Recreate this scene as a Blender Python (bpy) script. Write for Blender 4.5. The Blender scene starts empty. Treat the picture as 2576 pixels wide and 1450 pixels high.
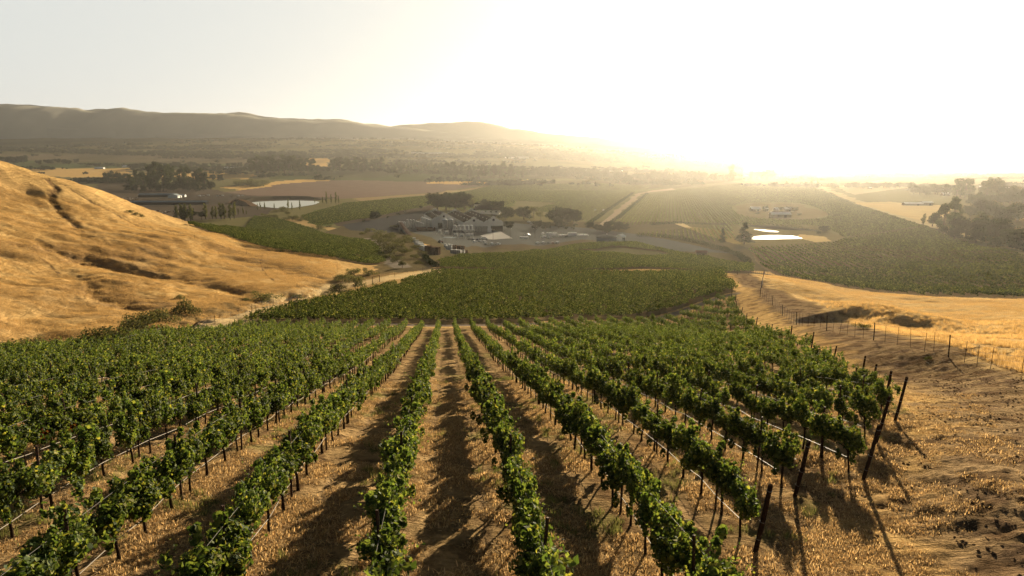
import bpy, math, random
import numpy as np
from mathutils import Vector, Matrix
R = math.radians
rng = np.random.default_rng(7)
random.seed(7)
scene = bpy.context.scene
COL = scene.collection

# ------------------------------------------------------------------ camera
PITCH = R(10.2)
FPX = 1717.3                      # focal length in photo-view pixels (2576 wide)
CAM_H = 62.0                      # metres above the valley floor
cam_d = bpy.data.cameras.new('camera'); cam = bpy.data.objects.new('camera', cam_d); COL.objects.link(cam)
cam_d.sensor_width = 36.0; cam_d.lens = 36.0 * FPX / 2576.0
cam_d.clip_start = 0.3; cam_d.clip_end = 60000.0
cam.location = (0, 0, CAM_H); cam.rotation_euler = (R(90) - PITCH, 0, 0)
scene.camera = cam

# ------------------------------------------------------------------ sky, sun, exposure
SUN_AZ, SUN_EL = R(22.5), R(12.5)
world = bpy.data.worlds.new('World'); scene.world = world; world.use_nodes = True
wn = world.node_tree.nodes; wl = world.node_tree.links
for n in list(wn): wn.remove(n)
w_out = wn.new('ShaderNodeOutputWorld'); w_bg = wn.new('ShaderNodeBackground')
sky = wn.new('ShaderNodeTexSky'); sky.sky_type = 'NISHITA'; sky.sun_disc = False
sky.sun_elevation = SUN_EL; sky.sun_rotation = SUN_AZ
sky.altitude = 60; sky.air_density = 1.0; sky.dust_density = 4.0; sky.ozone_density = 1.0
# bright band added low down, dimmed overhead and behind to cut fill light: the sky's brightness levels off toward a pale cream
CAP = (2.40, 2.50, 2.45)
def vm(op, a, b=None):
    n = wn.new('ShaderNodeVectorMath'); n.operation = op
    for i, v in enumerate((a, b)):
        if v is None: continue
        if isinstance(v, tuple): n.inputs[i].default_value = v
        else: wl.new(v, n.inputs[i])
    return n
def sm(op, a, b):
    n = wn.new('ShaderNodeMath'); n.operation = op; n.use_clamp = False
    for i, v in enumerate((a, b)):
        if isinstance(v, (int, float)): n.inputs[i].default_value = v
        else: wl.new(v, n.inputs[i])
    return n.outputs[0]
tcw = wn.new('ShaderNodeTexCoord'); sx = wn.new('ShaderNodeSeparateXYZ'); wl.new(tcw.outputs['Generated'], sx.inputs[0])
layer = wn.new('ShaderNodeMapRange'); layer.interpolation_type = 'SMOOTHSTEP'; layer.inputs[1].default_value = .35; layer.inputs[2].default_value = .14; layer.inputs[3].default_value = 0.0; layer.inputs[4].default_value = 1.0
wl.new(sx.outputs[2], layer.inputs[0]); hor = layer.outputs[0]
toward = wn.new('ShaderNodeMapRange'); toward.inputs[1].default_value = -1; toward.inputs[2].default_value = .55; toward.inputs[3].default_value = .08; toward.inputs[4].default_value = 1.0
wl.new(vm('DOT_PRODUCT', tcw.outputs['Generated'], (math.sin(SUN_AZ), math.cos(SUN_AZ), 0)).outputs['Value'], toward.inputs[0])
low_band = wn.new('ShaderNodeVectorMath'); low_band.operation = 'SCALE'; low_band.inputs[0].default_value = (2.75, 3.05, 2.95); wl.new(sm('MULTIPLY', hor, toward.outputs[0]), low_band.inputs['Scale'])
des = wn.new('ShaderNodeHueSaturation'); des.inputs['Saturation'].default_value = 1.0; des.inputs['Value'].default_value = .17; wl.new(sky.outputs[0], des.inputs['Color'])
tot = vm('ADD', des.outputs[0], low_band.outputs[0]); lim = vm('MINIMUM', tot.outputs[0], CAP)
wl.new(lim.outputs[0], w_bg.inputs[0]); w_bg.inputs[1].default_value = 0.10
wl.new(w_bg.outputs[0], w_out.inputs[0])
sun_d = bpy.data.lights.new('sun', 'SUN'); sun = bpy.data.objects.new('sun', sun_d); COL.objects.link(sun)
sun_d.energy = 5.0; sun_d.angle = R(0.6); sun_d.color = (1.0, 0.83, 0.58)
sdir = Vector((math.sin(SUN_AZ) * math.cos(SUN_EL), math.cos(SUN_AZ) * math.cos(SUN_EL), math.sin(SUN_EL)))
sun.rotation_euler = sdir.to_track_quat('Z', 'Y').to_euler(); sun.location = (60, 100, 120)
vs = scene.view_settings; vs.view_transform = 'Standard'; vs.look = 'None'; vs.gamma = 1.0
vs.use_curve_mapping = False; vs.exposure = 1.58
cy = scene.cycles
cy.max_bounces = 5; cy.diffuse_bounces = 1; cy.glossy_bounces = 2; cy.transmission_bounces = 3
cy.volume_bounces = 0; cy.transparent_max_bounces = 6; cy.use_denoising = True
cy.caustics_reflective = False; cy.caustics_refractive = False

# ------------------------------------------------------------------ small helpers
def tag(o, label=None, cat=None, group=None, kind=None):
    if label: o['label'] = label
    if cat: o['category'] = cat
    if group: o['group'] = group
    if kind: o['kind'] = kind
    return o
def link(o, parent=None):
    COL.objects.link(o)
    if parent is not None: o.parent = parent
    return o
def empty(name, loc=(0, 0, 0), rz=0.0, scl=1.0):
    o = bpy.data.objects.new(name, None); COL.objects.link(o)
    o.location = loc; o.rotation_euler = (0, 0, rz); o.scale = (scl, scl, scl); o.empty_display_size = 0.3
    return o
def children(o, _c={}):
    return list(o.children)
def copy_tree(o, parent=None):
    c = o.copy(); COL.objects.link(c)
    if parent is not None: c.parent = parent
    for ch in o.children: copy_tree(ch, c)
    return c
def mesh_np(name, V, F, mats, mi=None, smooth=False):
    """V (n,3); F a list of (m,k) int arrays; mats list; mi material index per face (concatenated)"""
    me = bpy.data.meshes.new(name)
    V = np.asarray(V, np.float32)
    me.vertices.add(len(V)); me.vertices.foreach_set('co', V.ravel())
    if not isinstance(F, list): F = [F]
    F = [np.asarray(f, np.int32) for f in F if len(f)]
    tot = np.concatenate([np.full(len(f), f.shape[1], np.int32) for f in F])
    idx = np.concatenate([f.ravel() for f in F])
    st = np.concatenate([[0], np.cumsum(tot)[:-1]]).astype(np.int32)
    me.loops.add(len(idx)); me.loops.foreach_set('vertex_index', idx)
    me.polygons.add(len(tot)); me.polygons.foreach_set('loop_start', st)
    try: me.polygons.foreach_set('loop_total', tot)
    except Exception: pass
    for m in (mats if isinstance(mats, (list, tuple)) else [mats]): me.materials.append(m)
    if mi is not None: me.polygons.foreach_set('material_index', np.asarray(mi, np.int32))
    me.update(calc_edges=True)
    me.polygons.foreach_set('use_smooth', np.full(len(tot), bool(smooth)))
    return me
class MB:
    """collects boxes, tubes, lathes ... with material slots and links them as ONE mesh object"""
    def __init__(s): s.V = []; s.F = {3: [], 4: []}; s.M = {3: [], 4: []}; s.n = 0; s.mats = []; s.ng = []
    def mi(s, m):
        if m not in s.mats: s.mats.append(m)
        return s.mats.index(m)
    def add(s, V, F, m):
        k = s.mi(m); V = [tuple(v) for v in V]; s.V += V
        for f in F:
            if len(f) in (3, 4): s.F[len(f)].append([i + s.n for i in f]); s.M[len(f)].append(k)
            else: s.ng.append(([i + s.n for i in f], k))
        s.n += len(V); return s
    def box(s, c, size, m, rz=0.0, ry=0.0):
        x, y, z = [q / 2 for q in size]
        P = [(-x, -y, -z), (x, -y, -z), (x, y, -z), (-x, y, -z), (-x, -y, z), (x, -y, z), (x, y, z), (-x, y, z)]
        M = Matrix.Rotation(rz, 3, 'Z') @ Matrix.Rotation(ry, 3, 'Y')
        P = [tuple(M @ Vector(p) + Vector(c)) for p in P]
        return s.add(P, [(0, 3, 2, 1), (4, 5, 6, 7), (0, 1, 5, 4), (1, 2, 6, 5), (2, 3, 7, 6), (3, 0, 4, 7)], m)
    def prism(s, poly, z0, z1, m, cap=True):
        n = len(poly); P = [(x, y, z0) for x, y in poly] + [(x, y, z1) for x, y in poly]
        F = [(i, (i + 1) % n, n + (i + 1) % n, n + i) for i in range(n)]
        if cap: F += [tuple(range(n, 2 * n)), tuple(reversed(range(n)))]
        return s.add(P, F, m)
    def slab(s, prof, y0, y1, m):
        """profile in x-z extruded along y"""
        n = len(prof); P = [(x, y0, z) for x, z in prof] + [(x, y1, z) for x, z in prof]
        F = [((i + 1) % n, i, n + i, n + (i + 1) % n) for i in range(n)]
        F += [tuple(range(n)), tuple(reversed(range(n, 2 * n)))]
        return s.add(P, F, m)
    def tube(s, pts, r, m, seg=6, cap=True):
        pts = [Vector(p) for p in pts]; rr = r if isinstance(r, (list, tuple)) else [r] * len(pts)
        P = []; up = Vector((0, 0, 1))
        for i, p in enumerate(pts):
            d = (pts[min(i + 1, len(pts) - 1)] - pts[max(i - 1, 0)])
            d = d.normalized() if d.length > 1e-9 else up
            a = d.cross(Vector((1, 0, 0)) if abs(d.x) < .8 else Vector((0, 1, 0))).normalized(); b = d.cross(a)
            for k in range(seg):
                t = 2 * math.pi * k / seg; P.append(tuple(p + (a * math.cos(t) + b * math.sin(t)) * rr[i]))
        F = []
        for i in range(len(pts) - 1):
            for k in range(seg):
                k2 = (k + 1) % seg; F.append((i * seg + k, i * seg + k2, (i + 1) * seg + k2, (i + 1) * seg + k))
        if cap: F += [tuple(range(seg)), tuple((len(pts) - 1) * seg + k for k in range(seg))]
        return s.add(P, F, m)
    def lathe(s, prof, m, c=(0, 0, 0), seg=20, sx=1, sy=1):
        P = []; 
        for (r, z) in prof:
            for k in range(seg):
                t = 2 * math.pi * k / seg; P.append((c[0] + r * sx * math.cos(t), c[1] + r * sy * math.sin(t), c[2] + z))
        F = []
        for i in range(len(prof) - 1):
            for k in range(seg):
                k2 = (k + 1) % seg; F.append((i * seg + k, i * seg + k2, (i + 1) * seg + k2, (i + 1) * seg + k))
        if prof[0][0] > 1e-6: F.append(tuple(reversed(range(seg))))
        if prof[-1][0] > 1e-6: F.append(tuple((len(prof) - 1) * seg + k for k in range(seg)))
        return s.add(P, F, m)
    def build(s, name, parent=None, smooth=False):
        me = bpy.data.meshes.new(name)
        F = s.F[3] + s.F[4] + [f for f, _ in s.ng]; M = s.M[3] + s.M[4] + [k for _, k in s.ng]
        me.from_pydata(s.V, [], F)
        for m in s.mats: me.materials.append(m)
        me.polygons.foreach_set('material_index', M)
        if smooth: me.polygons.foreach_set('use_smooth', [True] * len(F))
        me.update(); o = bpy.data.objects.new(name, me); link(o, parent); return o
    def mesh(s, name):
        o = s.build(name); me = o.data; bpy.data.objects.remove(o); return me

# ------------------------------------------------------------------ value noise in numpy
_perm = rng.permutation(4096).astype(np.int64); _val = rng.random(4096)
def _h(ix, iy): return _val[(_perm[(ix + 77 * iy) & 4095] + iy * 131 + ix * 17) & 4095]
def vnoise(x, y):
    xi = np.floor(x).astype(np.int64); yi = np.floor(y).astype(np.int64); fx = x - xi; fy = y - yi
    fx = fx * fx * (3 - 2 * fx); fy = fy * fy * (3 - 2 * fy)
    return ((_h(xi, yi) * (1 - fx) + _h(xi + 1, yi) * fx) * (1 - fy) + (_h(xi, yi + 1) * (1 - fx) + _h(xi + 1, yi + 1) * fx) * fy) * 2 - 1
def fbm(x, y, o=4, g=.5):
    s = 0; a = 1
    for k in range(o): s = s + a * vnoise(x * 2 ** k + 13.7 * k, y * 2 ** k + 7.1 * k); a *= g
    return s
def sstep(a, b, x):
    t = np.clip((x - a) / (b - a), 0, 1); return t * t * (3 - 2 * t)
def seg_dist(X, Y, poly):
    """distance to a polyline and the parameter 0..1 along it"""
    D = np.full(X.shape, 1e9); T = np.zeros(X.shape); n = len(poly) - 1
    for i in range(n):
        ax, ay = poly[i][:2]; bx, by = poly[i + 1][:2]; dx, dy = bx - ax, by - ay; L = dx * dx + dy * dy + 1e-9
        t = np.clip(((X - ax) * dx + (Y - ay) * dy) / L, 0, 1); d = np.hypot(X - ax - t * dx, Y - ay - t * dy)
        m = d < D; D = np.where(m, d, D); T = np.where(m, (i + t) / n, T)
    return D, T
def in_poly(X, Y, poly):
    X = np.asarray(X, float); Y = np.asarray(Y, float); ins = np.zeros(X.shape, bool); n = len(poly)
    for i in range(n):
        x1, y1 = poly[i][:2]; x2, y2 = poly[(i + 1) % n][:2]
        if y1 == y2: continue
        c = ((y1 > Y) != (y2 > Y)) & (X < (x2 - x1) * (Y - y1) / (y2 - y1) + x1); ins ^= c
    return ins

# ------------------------------------------------------------------ the lie of the land
CT, ST = math.cos(PITCH), math.sin(PITCH)
def ray(px, py):
    u = (px - 1288) / FPX; v = (py - 725) / FPX
    return np.array([u, CT - v * ST, -(ST + v * CT)])
def at_dist(px, py, Y):
    d = ray(px, py); t = Y / d[1]; return (d[0] * t, Y, CAM_H + d[2] * t)
# measured points of the ground: (photo x, photo y, metres ahead)
SEEN = [
 # golden hill: crest, face, foot
 (-250,330,290),(0,405,300),(100,438,310),(200,462,320),(340,520,330),(440,555,325),(560,590,315),(700,622,305),(830,645,290),(960,682,262),
 (0,500,255),(200,520,275),(340,570,280),(0,600,215),(200,600,235),(400,600,250),(600,650,255),(800,680,245),
 (0,700,165),(100,700,180),(300,700,190),(500,700,212),(-150,760,125),(-200,600,185),
 (200,800,137),(60,850,118),(340,780,152),(60,790,138),
 (340,832,124),(490,790,150),(650,747,182),(840,724,212),(900,703,235),
 (1000,662,290),(1030,640,350),(1000,600,500),
 # dark green vineyard in the side valley
 (640,548,760),(960,655,330),(760,600,470),(880,610,440),(500,575,520),
 # strip of pasture on the right and the knoll behind it
 (2320,898,56),(2560,940,45),(2170,860,68),(2030,822,88),(1940,748,133),(1920,692,220),(1815,690,245),
 (2000,700,260),(2200,725,250),(2400,738,240),(2576,743,230),(2200,700,330),(2576,690,320),(2576,640,430),(1950,680,345),
 (2150,790,140),(2400,850,85),(2400,800,122),(2200,800,120),(2000,762,165),(2576,850,75),(2576,780,148),(2400,770,168),(2200,755,190),
 (2400,1100,26),(2560,1400,16),(2560,1000,36),(2280,1055,30),(2200,1220,21.5),
 (1915,1400,16.2),(2015,1250,20.5),
 (0,1440,13.8),(590,826,127),(350,890,98),(0,905,73),(150,900,80),
]
ctrl = [at_dist(*p) for p in SEEN]
PROF_Y = [-60, -20, 0, 11.4, 14, 18.7, 25.8, 36, 53, 90, 128, 180, 249, 330, 420, 455]
PROF_Z = [-1.5, -5.5, -7.5, -8.7, -9.05, -9.5, -10.9, -13.0, -16.6, -23.8, -30.8, -35, -39.8, -46, -53, -57]
for X in (-50, -32, -16, 0, 16, 32):
    for y, z in zip(PROF_Y, PROF_Z):
        if X < -20 and y > 240: continue
        if X > 20 and y < 40 and y > 5: continue
        ctrl.append((X, y, CAM_H + z))
for X, y, z in [(60,110,-22.5),(60,150,-27.5),(75,190,-32.5),(45,249,-39.5),(90,300,-47),(60,330,-47),(60,400,-52),(110,400,-55),(110,470,-60),
                (60,455,-57.5),(20,480,-59.5),(-20,480,-59.5),(-60,-20,-9),(-80,40,-16),(-110,90,-20),(-70,72,-21.5),(-120,20,-8),(60,0,-8),(90,30,-11),(140,60,-10),
                (-300,200,6),(-320,300,14),(-260,120,4),(-240,0,10),(-400,100,30),(200,100,-22),(200,0,-5),(260,200,-40),(300,330,-54),(-170,60,-10),
                (-260,420,-28),(-180,420,-42),(-120,400,-47),(-260,520,-55),(-150,560,-56),(-420,420,-20),(-60,400,-46),(-35,330,-44.5),(-35,430,-53),
                (-80,650,-60),(0,620,-60),(60,560,-60),(120,560,-60),(0,540,-60),(-40,560,-59),(-40,500,-57),(260,560,-61),(400,500,-61),(250,430,-59)]:
    ctrl.append((X, y, CAM_H + z))
ctrl = np.array(ctrl)
def warp(X, Y): return np.arcsinh(X / 40.0), np.arcsinh(Y / 40.0)
_cx, _cy = warp(ctrl[:, 0], ctrl[:, 1]); _C2 = 0.06 ** 2
_A = np.sqrt((_cx[:, None] - _cx[None]) ** 2 + (_cy[:, None] - _cy[None]) ** 2 + _C2)
_W = np.linalg.solve(_A + 1e-4 * -np.eye(len(_A)), ctrl[:, 2] - 20.0)
def h_base(X, Y):
    X = np.asarray(X, float); Y = np.asarray(Y, float); sh = np.broadcast(X, Y).shape
    x, y = warp(np.broadcast_to(X, sh).ravel(), np.broadcast_to(Y, sh).ravel()); out = np.zeros(len(x))
    for i in range(0, len(x), 20000):
        sl = slice(i, i + 20000)
        out[sl] = 20.0 + np.sqrt((x[sl, None] - _cx[None]) ** 2 + (y[sl, None] - _cy[None]) ** 2 + _C2) @ _W
    out = out.reshape(sh); out = np.maximum(out, 0.0) + 0
    # the flat valley floor beyond
    r = np.hypot(X, Y); f = sstep(520, 720, Y + 0.15 * np.abs(X)) 
    return out * (1 - f) + 6.5 * np.exp(-(((X + 38) / 60) ** 2 + ((Y - 835) / 50) ** 2)) * (Y > 700) + far_rise(X, Y)
BENCH_X = [-60, -37, -20, -8, 4, 14, 20]; BENCH_Y = [352, 352, 353, 357, 373, 398, 414]
def far_rise(X, Y):
    """the plain climbs gently to a bench below the mountains"""
    a = np.degrees(np.arctan2(X, Y)); yt = np.interp(a, BENCH_X, BENCH_Y); top = np.maximum((416 - yt) / FPX * 4700 + CAM_H * (yt < 410), 0)
    s = np.clip((Y - 1700) / 3000, 0, 1.03); return top * (.35 * s + .65 * s * s) * (Y > 1700)
def to_ground(px, py, hf, n=0):
    """where the sight line of a photo pixel meets the ground"""
    d = ray(px, py); t = 4.0
    if d[2] >= -1e-4 and False: return None
    lo = t
    while t < 26000:
        if CAM_H + d[2] * t <= float(hf(d[0] * t, d[1] * t)): break
        lo = t; t *= 1.02
    hi = t
    for _ in range(18):
        m = (lo + hi) / 2
        if CAM_H + d[2] * m <= float(hf(d[0] * m, d[1] * m)): hi = m
        else: lo = m
    return (d[0] * hi, d[1] * hi)
def G0(*pts): return [to_ground(x, y, h_base) for x, y in pts]
# gullies and folds, (polyline, half width, depth)
GULLIES = [
 (G0((60,606),(150,640),(250,655),(330,672),(430,700),(520,716),(600,735),(640,748)), 4.6, 2.2),
 (G0((200,690),(240,742),(300,756),(370,778),(420,778)), 2.2, .9),
 (G0((120,452),(145,475),(128,495),(160,540),(180,560),(205,585)), 1.1, .8),
 (G0((180,478),(240,515),(310,550),(420,585),(560,620)), 1.2, .45),
 (G0((640,655),(760,690),(850,705)), 4.0, .8),
 (G0((60,880),(200,868),(340,838),(420,815),(520,788),(650,757),(760,738),(850,718),(940,696)), 5.0, 2.2),
 (G0((2070,792),(2130,798),(2190,806)), 5.0, 2.3),
 (G0((2230,795),(2290,802),(2350,806)), 3.5, 1.6),
 (G0((2270,752),(2330,760),(2390,765)), 4.0, 1.5),
]
def height(X, Y):
    X = np.asarray(X, float); Y = np.asarray(Y, float)
    z = h_base(X, Y)
    r = np.hypot(X, Y); near = 1 - sstep(400, 600, Y)
    hillL = sstep(-60, -95, X + 0.12 * (Y - 100)) * near * sstep(60, 120, r)
    hillR = sstep(40, 60, X - .2 * (Y - 60)) * near
    rough = np.clip(hillL + hillR * .45, 0, 1)
    z = z + rough * (fbm(X / 38, Y / 38, 4) * 1.5 - np.abs(fbm(X / 17 + 4, Y / 11, 4)) * .85 + fbm(X / 4.5, Y / 3.2, 3) * .20)
    z = z + near * fbm(X / 30 + 5, Y / 30, 2) * .25 * sstep(10, 40, r)
    for poly, w, dep in GULLIES:
        xs = [p[0] for p in poly]; ys = [p[1] for p in poly]
        m = (X > min(xs) - 4 * w) & (X < max(xs) + 4 * w) & (Y > min(ys) - 4 * w) & (Y < max(ys) + 4 * w)
        if not np.any(m): continue
        Xm = X[m] if X.ndim else X; Ym = Y[m] if Y.ndim else Y
        wob = fbm(Xm / (w * 1.3), Ym / (w * 1.3), 4) * w * .7
        D, T = seg_dist(Xm, Ym, poly)
        c = dep * np.exp(-np.abs((D + wob) / w) ** 1.25) * np.clip(T * 6, 0, 1) ** .7 * np.clip((1 - T) * 5, 0.15, 1)
        if X.ndim: z[m] = z[m] - c
        else: z = z - c
    return np.maximum(z, -3.0)
def hz1(x, y): return float(height(np.array([float(x)]), np.array([float(y)]))[0])
def G(px, py):
    x, y = to_ground(px, py, lambda a, b: hz1(a, b)); return Vector((x, y, hz1(x, y)))
def GP(*pts): return [tuple(G(x, y)) for x, y in pts]
def VF(px, py):
    """the same on the flat valley floor (for what a nearer hill may hide)"""
    d = ray(px, py)
    if py > 470: t = -CAM_H / d[2]; return (d[0] * t, d[1] * t)
    return to_ground(px, py, lambda a, b: far_rise(np.array([a]), np.array([b]))[0])
def VP(*pts): return [VF(x, y) for x, y in pts]
# ------------------------------------------------------------------ materials
def mat(name, col=(.5, .5, .5), rough=.8, metal=0.0, spec=.3, noise=None, bump=None):
    m = bpy.data.materials.new(name); m.use_nodes = True; nt = m.node_tree; b = nt.nodes['Principled BSDF']
    b.inputs['Base Color'].default_value = (*col, 1); b.inputs['Roughness'].default_value = rough
    b.inputs['Metallic'].default_value = metal; b.inputs['Specular IOR Level'].default_value = spec if rough < .78 else 0.0
    if noise:                                    # (scale, second colour, detail)
        sc, c2 = noise[0], noise[1]
        tc = nt.nodes.new('ShaderNodeTexCoord'); nz = nt.nodes.new('ShaderNodeTexNoise'); nz.inputs['Scale'].default_value = sc
        nz.inputs['Detail'].default_value = 5; mx = nt.nodes.new('ShaderNodeMix'); mx.data_type = 'RGBA'
        cr = nt.nodes.new('ShaderNodeMapRange'); cr.inputs[1].default_value = .35; cr.inputs[2].default_value = .65
        nt.links.new(tc.outputs['Object'], nz.inputs['Vector']); nt.links.new(nz.outputs[0], cr.inputs[0]); nt.links.new(cr.outputs[0], mx.inputs[0])
        mx.inputs[6].default_value = (*col, 1); mx.inputs[7].default_value = (*c2, 1); nt.links.new(mx.outputs[2], b.inputs['Base Color'])
        if bump:
            bp = nt.nodes.new('ShaderNodeBump'); bp.inputs['Strength'].default_value = bump[0]; bp.inputs['Distance'].default_value = bump[1]
            nt.links.new(nz.outputs[0], bp.inputs['Height']); nt.links.new(bp.outputs[0], b.inputs['Normal'])
    return m
def leaf_mat(name, cols, trans=.45, tcol=None, rough=.55, spec=.35):
    """leaves: colour differs from leaf to leaf, thin enough for light to come through"""
    m = bpy.data.materials.new(name); m.use_nodes = True; nt = m.node_tree; N = nt.nodes; L = nt.links; b = N['Principled BSDF']
    ge = N.new('ShaderNodeNewGeometry'); cr = N.new('ShaderNodeValToRGB'); e = cr.color_ramp
    for i, (p, c) in enumerate(cols):
        el = e.elements[i] if i < 2 else e.elements.new(p)
        el.position = p; el.color = (*c, 1)
    L.new(ge.outputs['Random Per Island'], cr.inputs[0])
    oi = N.new('ShaderNodeObjectInfo'); hs = N.new('ShaderNodeHueSaturation'); mr = N.new('ShaderNodeMapRange')
    mr.inputs[3].default_value = .75; mr.inputs[4].default_value = 1.3; L.new(oi.outputs['Random'], mr.inputs[0]); L.new(mr.outputs[0], hs.inputs['Value'])
    L.new(cr.outputs[0], hs.inputs['Color']); L.new(hs.outputs[0], b.inputs['Base Color'])
    b.inputs['Roughness'].default_value = rough; b.inputs['Specular IOR Level'].default_value = spec if name == 'vine_leaf' else 0.0
    tr = N.new('ShaderNodeBsdfTranslucent'); mx = N.new('ShaderNodeMixShader'); mx.inputs[0].default_value = trans
    tm = N.new('ShaderNodeMix'); tm.data_type = 'RGBA'; tm.blend_type = 'MULTIPLY'; tm.inputs[0].default_value = 1
    L.new(hs.outputs[0], tm.inputs[6]); tm.inputs[7].default_value = (*(tcol or (1.7, 1.6, .7)), 1)
    L.new(tm.outputs[2], tr.inputs[0]); L.new(b.outputs[0], mx.inputs[1]); L.new(tr.outputs[0], mx.inputs[2])
    L.new(mx.outputs[0], N['Material Output'].inputs[0]); return m
M_VINE = leaf_mat('vine_leaf', [(0, (.020, .036, .010)), (.45, (.060, .090, .024)), (.88, (.14, .165, .045)), (.992, (.24, .22, .05))], .40, (1.7, 1.65, .75), .7, .15)
M_VINEF = leaf_mat('distant_vine_leaf', [(0, (.013, .026, .010)), (.45, (.038, .060, .018)), (.75, (.12, .15, .042)), (1, (.28, .29, .10))], .32, (1.7, 1.5, .7), .9, 0)
M_RED = leaf_mat('red_leaf', [(0, (.16, .03, .012)), (1, (.30, .11, .02))], .4, (1.5, 1.0, .8))
M_OAK = leaf_mat('oak_leaf', [(0, (.009, .015, .007)), (1, (.026, .036, .014))], .2, (1.5, 1.3, .7))
M_EUC = leaf_mat('eucalyptus_leaf', [(0, (.025, .035, .018)), (1, (.07, .085, .04))], .3, (1.4, 1.3, .8))
M_BUSH = leaf_mat('bush_leaf', [(0, (.045, .052, .026)), (1, (.13, .135, .065))], .35, (1.5, 1.3, .7))
M_PALE = leaf_mat('poplar_leaf', [(0, (.05, .06, .022)), (1, (.11, .12, .045))], .4, (1.5, 1.3, .7))
M_STRAW = leaf_mat('dry_grass_blade', [(0, (.30, .20, .095)), (.6, (.48, .345, .175)), (1, (.64, .50, .30))], .45, (1.2, 1.05, .8), .7, .15)
M_PGRASS = leaf_mat('pasture_blade', [(0, (.46, .31, .12)), (.6, (.56, .40, .18)), (1, (.66, .50, .27))], .45, (1.2, 1.05, .8), .7, .15)
M_HGRASS = leaf_mat('hill_blade', [(0, (.30, .185, .075)), (.5, (.45, .30, .12)), (1, (.60, .43, .20))], .4, (1.2, 1.05, .8), .7, .15)
M_GREENGR = leaf_mat('weed_blade', [(0, (.10, .12, .04)), (1, (.22, .22, .08))], .4, (1.2, 1.1, .8), .7, .15)
M_BARK = mat('vine_bark', (.045, .03, .02), .95, spec=.1, noise=(30, (.02, .013, .009)), bump=(.6, .02))
M_TBARK = mat('tree_bark', (.11, .085, .06), .95, spec=.1, noise=(3, (.05, .04, .03)))
M_CANE = mat('green_cane', (.10, .085, .035), .8, spec=.1)
M_POST = mat('post_wood', (.05, .03, .02), .9, spec=.15, noise=(14, (.022, .014, .010)), bump=(.4, .02))
M_STAKE = mat('rusty_steel', (.045, .03, .024), .7, .4, noise=(20, (.09, .04, .02)))
M_HOSE = mat('hose', (.30, .26, .21), .6, spec=.3)
M_WIRE = mat('wire', (.16, .15, .14), .7, .2)

# ground: colour per place (attribute) broken up by noise, with grassy relief
def ground_material():
    m = bpy.data.materials.new('ground_cover'); m.use_nodes = True; nt = m.node_tree; N = nt.nodes; L = nt.links; b = N['Principled BSDF']
    at = N.new('ShaderNodeAttribute'); at.attribute_name = 'cover'
    rg = N.new('ShaderNodeAttribute'); rg.attribute_name = 'tuft'
    geo = N.new('ShaderNodeNewGeometry')
    def mapping(s):
        q = N.new('ShaderNodeVectorMath'); q.operation = 'MULTIPLY'; q.inputs[1].default_value = s; L.new(geo.outputs['Position'], q.inputs[0]); return q.outputs[0]
    def noise(vec, sc, det=4, ro=.6, dist=0):
        n = N.new('ShaderNodeTexNoise'); n.inputs['Scale'].default_value = sc; n.inputs['Detail'].default_value = det; n.inputs['Roughness'].default_value = ro
        n.inputs['Distortion'].default_value = dist; L.new(vec, n.inputs['Vector']); return n.outputs[0]
    def rng_(v, a, b_, c, d):
        q = N.new('ShaderNodeMapRange'); q.inputs[1].default_value = a; q.inputs[2].default_value = b_; q.inputs[3].default_value = c; q.inputs[4].default_value = d; L.new(v, q.inputs[0]); return q.outputs[0]
    def math_(op, a, b_):
        q = N.new('ShaderNodeMath'); q.operation = op
        for i, v in enumerate((a, b_)):
            if isinstance(v, (int, float)): q.inputs[i].default_value = v
            else: L.new(v, q.inputs[i])
        return q.outputs[0]
    n_fine = noise(mapping((1, 1, 1)), 6.0, 5, .7)           # straw clumps
    n_mid = noise(mapping((1, 1, 1)), .55, 6, .65)
    n_big = noise(mapping((1, 1, 1)), .035, 5, .6)
    n_terr = noise(mapping((.05, .05, 1.5)), 1.0, 4, .6, .6)  # cattle terraces follow the contour
    n_stk = noise(mapping((.5, 2.2, .5)), 1.1, 6, .7)         # wind-laid grass
    fac = math_('ADD', math_('MULTIPLY', rng_(n_fine, .3, .7, -.5, .5), .5), math_('MULTIPLY', rng_(n_mid, .3, .7, -.5, .5), .55))
    fac = math_('ADD', fac, math_('MULTIPLY', rng_(n_big, .3, .7, -.5, .5), .35))
    fac = math_('ADD', fac, math_('MULTIPLY', rng_(n_stk, .3, .7, -.5, .5), .45))
    fac = math_('MULTIPLY', fac, math_('ADD', math_('MULTIPLY', rg.outputs['Fac'], .85), .12))
    val = math_('ADD', fac, 1.0)
    sc = N.new('ShaderNodeVectorMath'); sc.operation = 'SCALE'; L.new(at.outputs['Color'], sc.inputs[0]); L.new(val, sc.inputs['Scale'])
    L.new(sc.outputs[0], b.inputs['Base Color']); b.inputs['Roughness'].default_value = 1.0; b.inputs['Specular IOR Level'].default_value = 0.0
    hgt = math_('ADD', math_('MULTIPLY', n_fine, .07), math_('MULTIPLY', n_mid, .5))
    hgt = math_('ADD', hgt, math_('MULTIPLY', n_terr, .9)); hgt = math_('ADD', hgt, math_('MULTIPLY', n_stk, .45))
    bp = N.new('ShaderNodeBump'); bp.inputs['Distance'].default_value = 1.0
    L.new(math_('MULTIPLY', rg.outputs['Fac'], 1.0), bp.inputs['Strength']); L.new(hgt, bp.inputs['Height']); L.new(bp.outputs[0], b.inputs['Normal'])
    return m
M_GROUND = ground_material()
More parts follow.
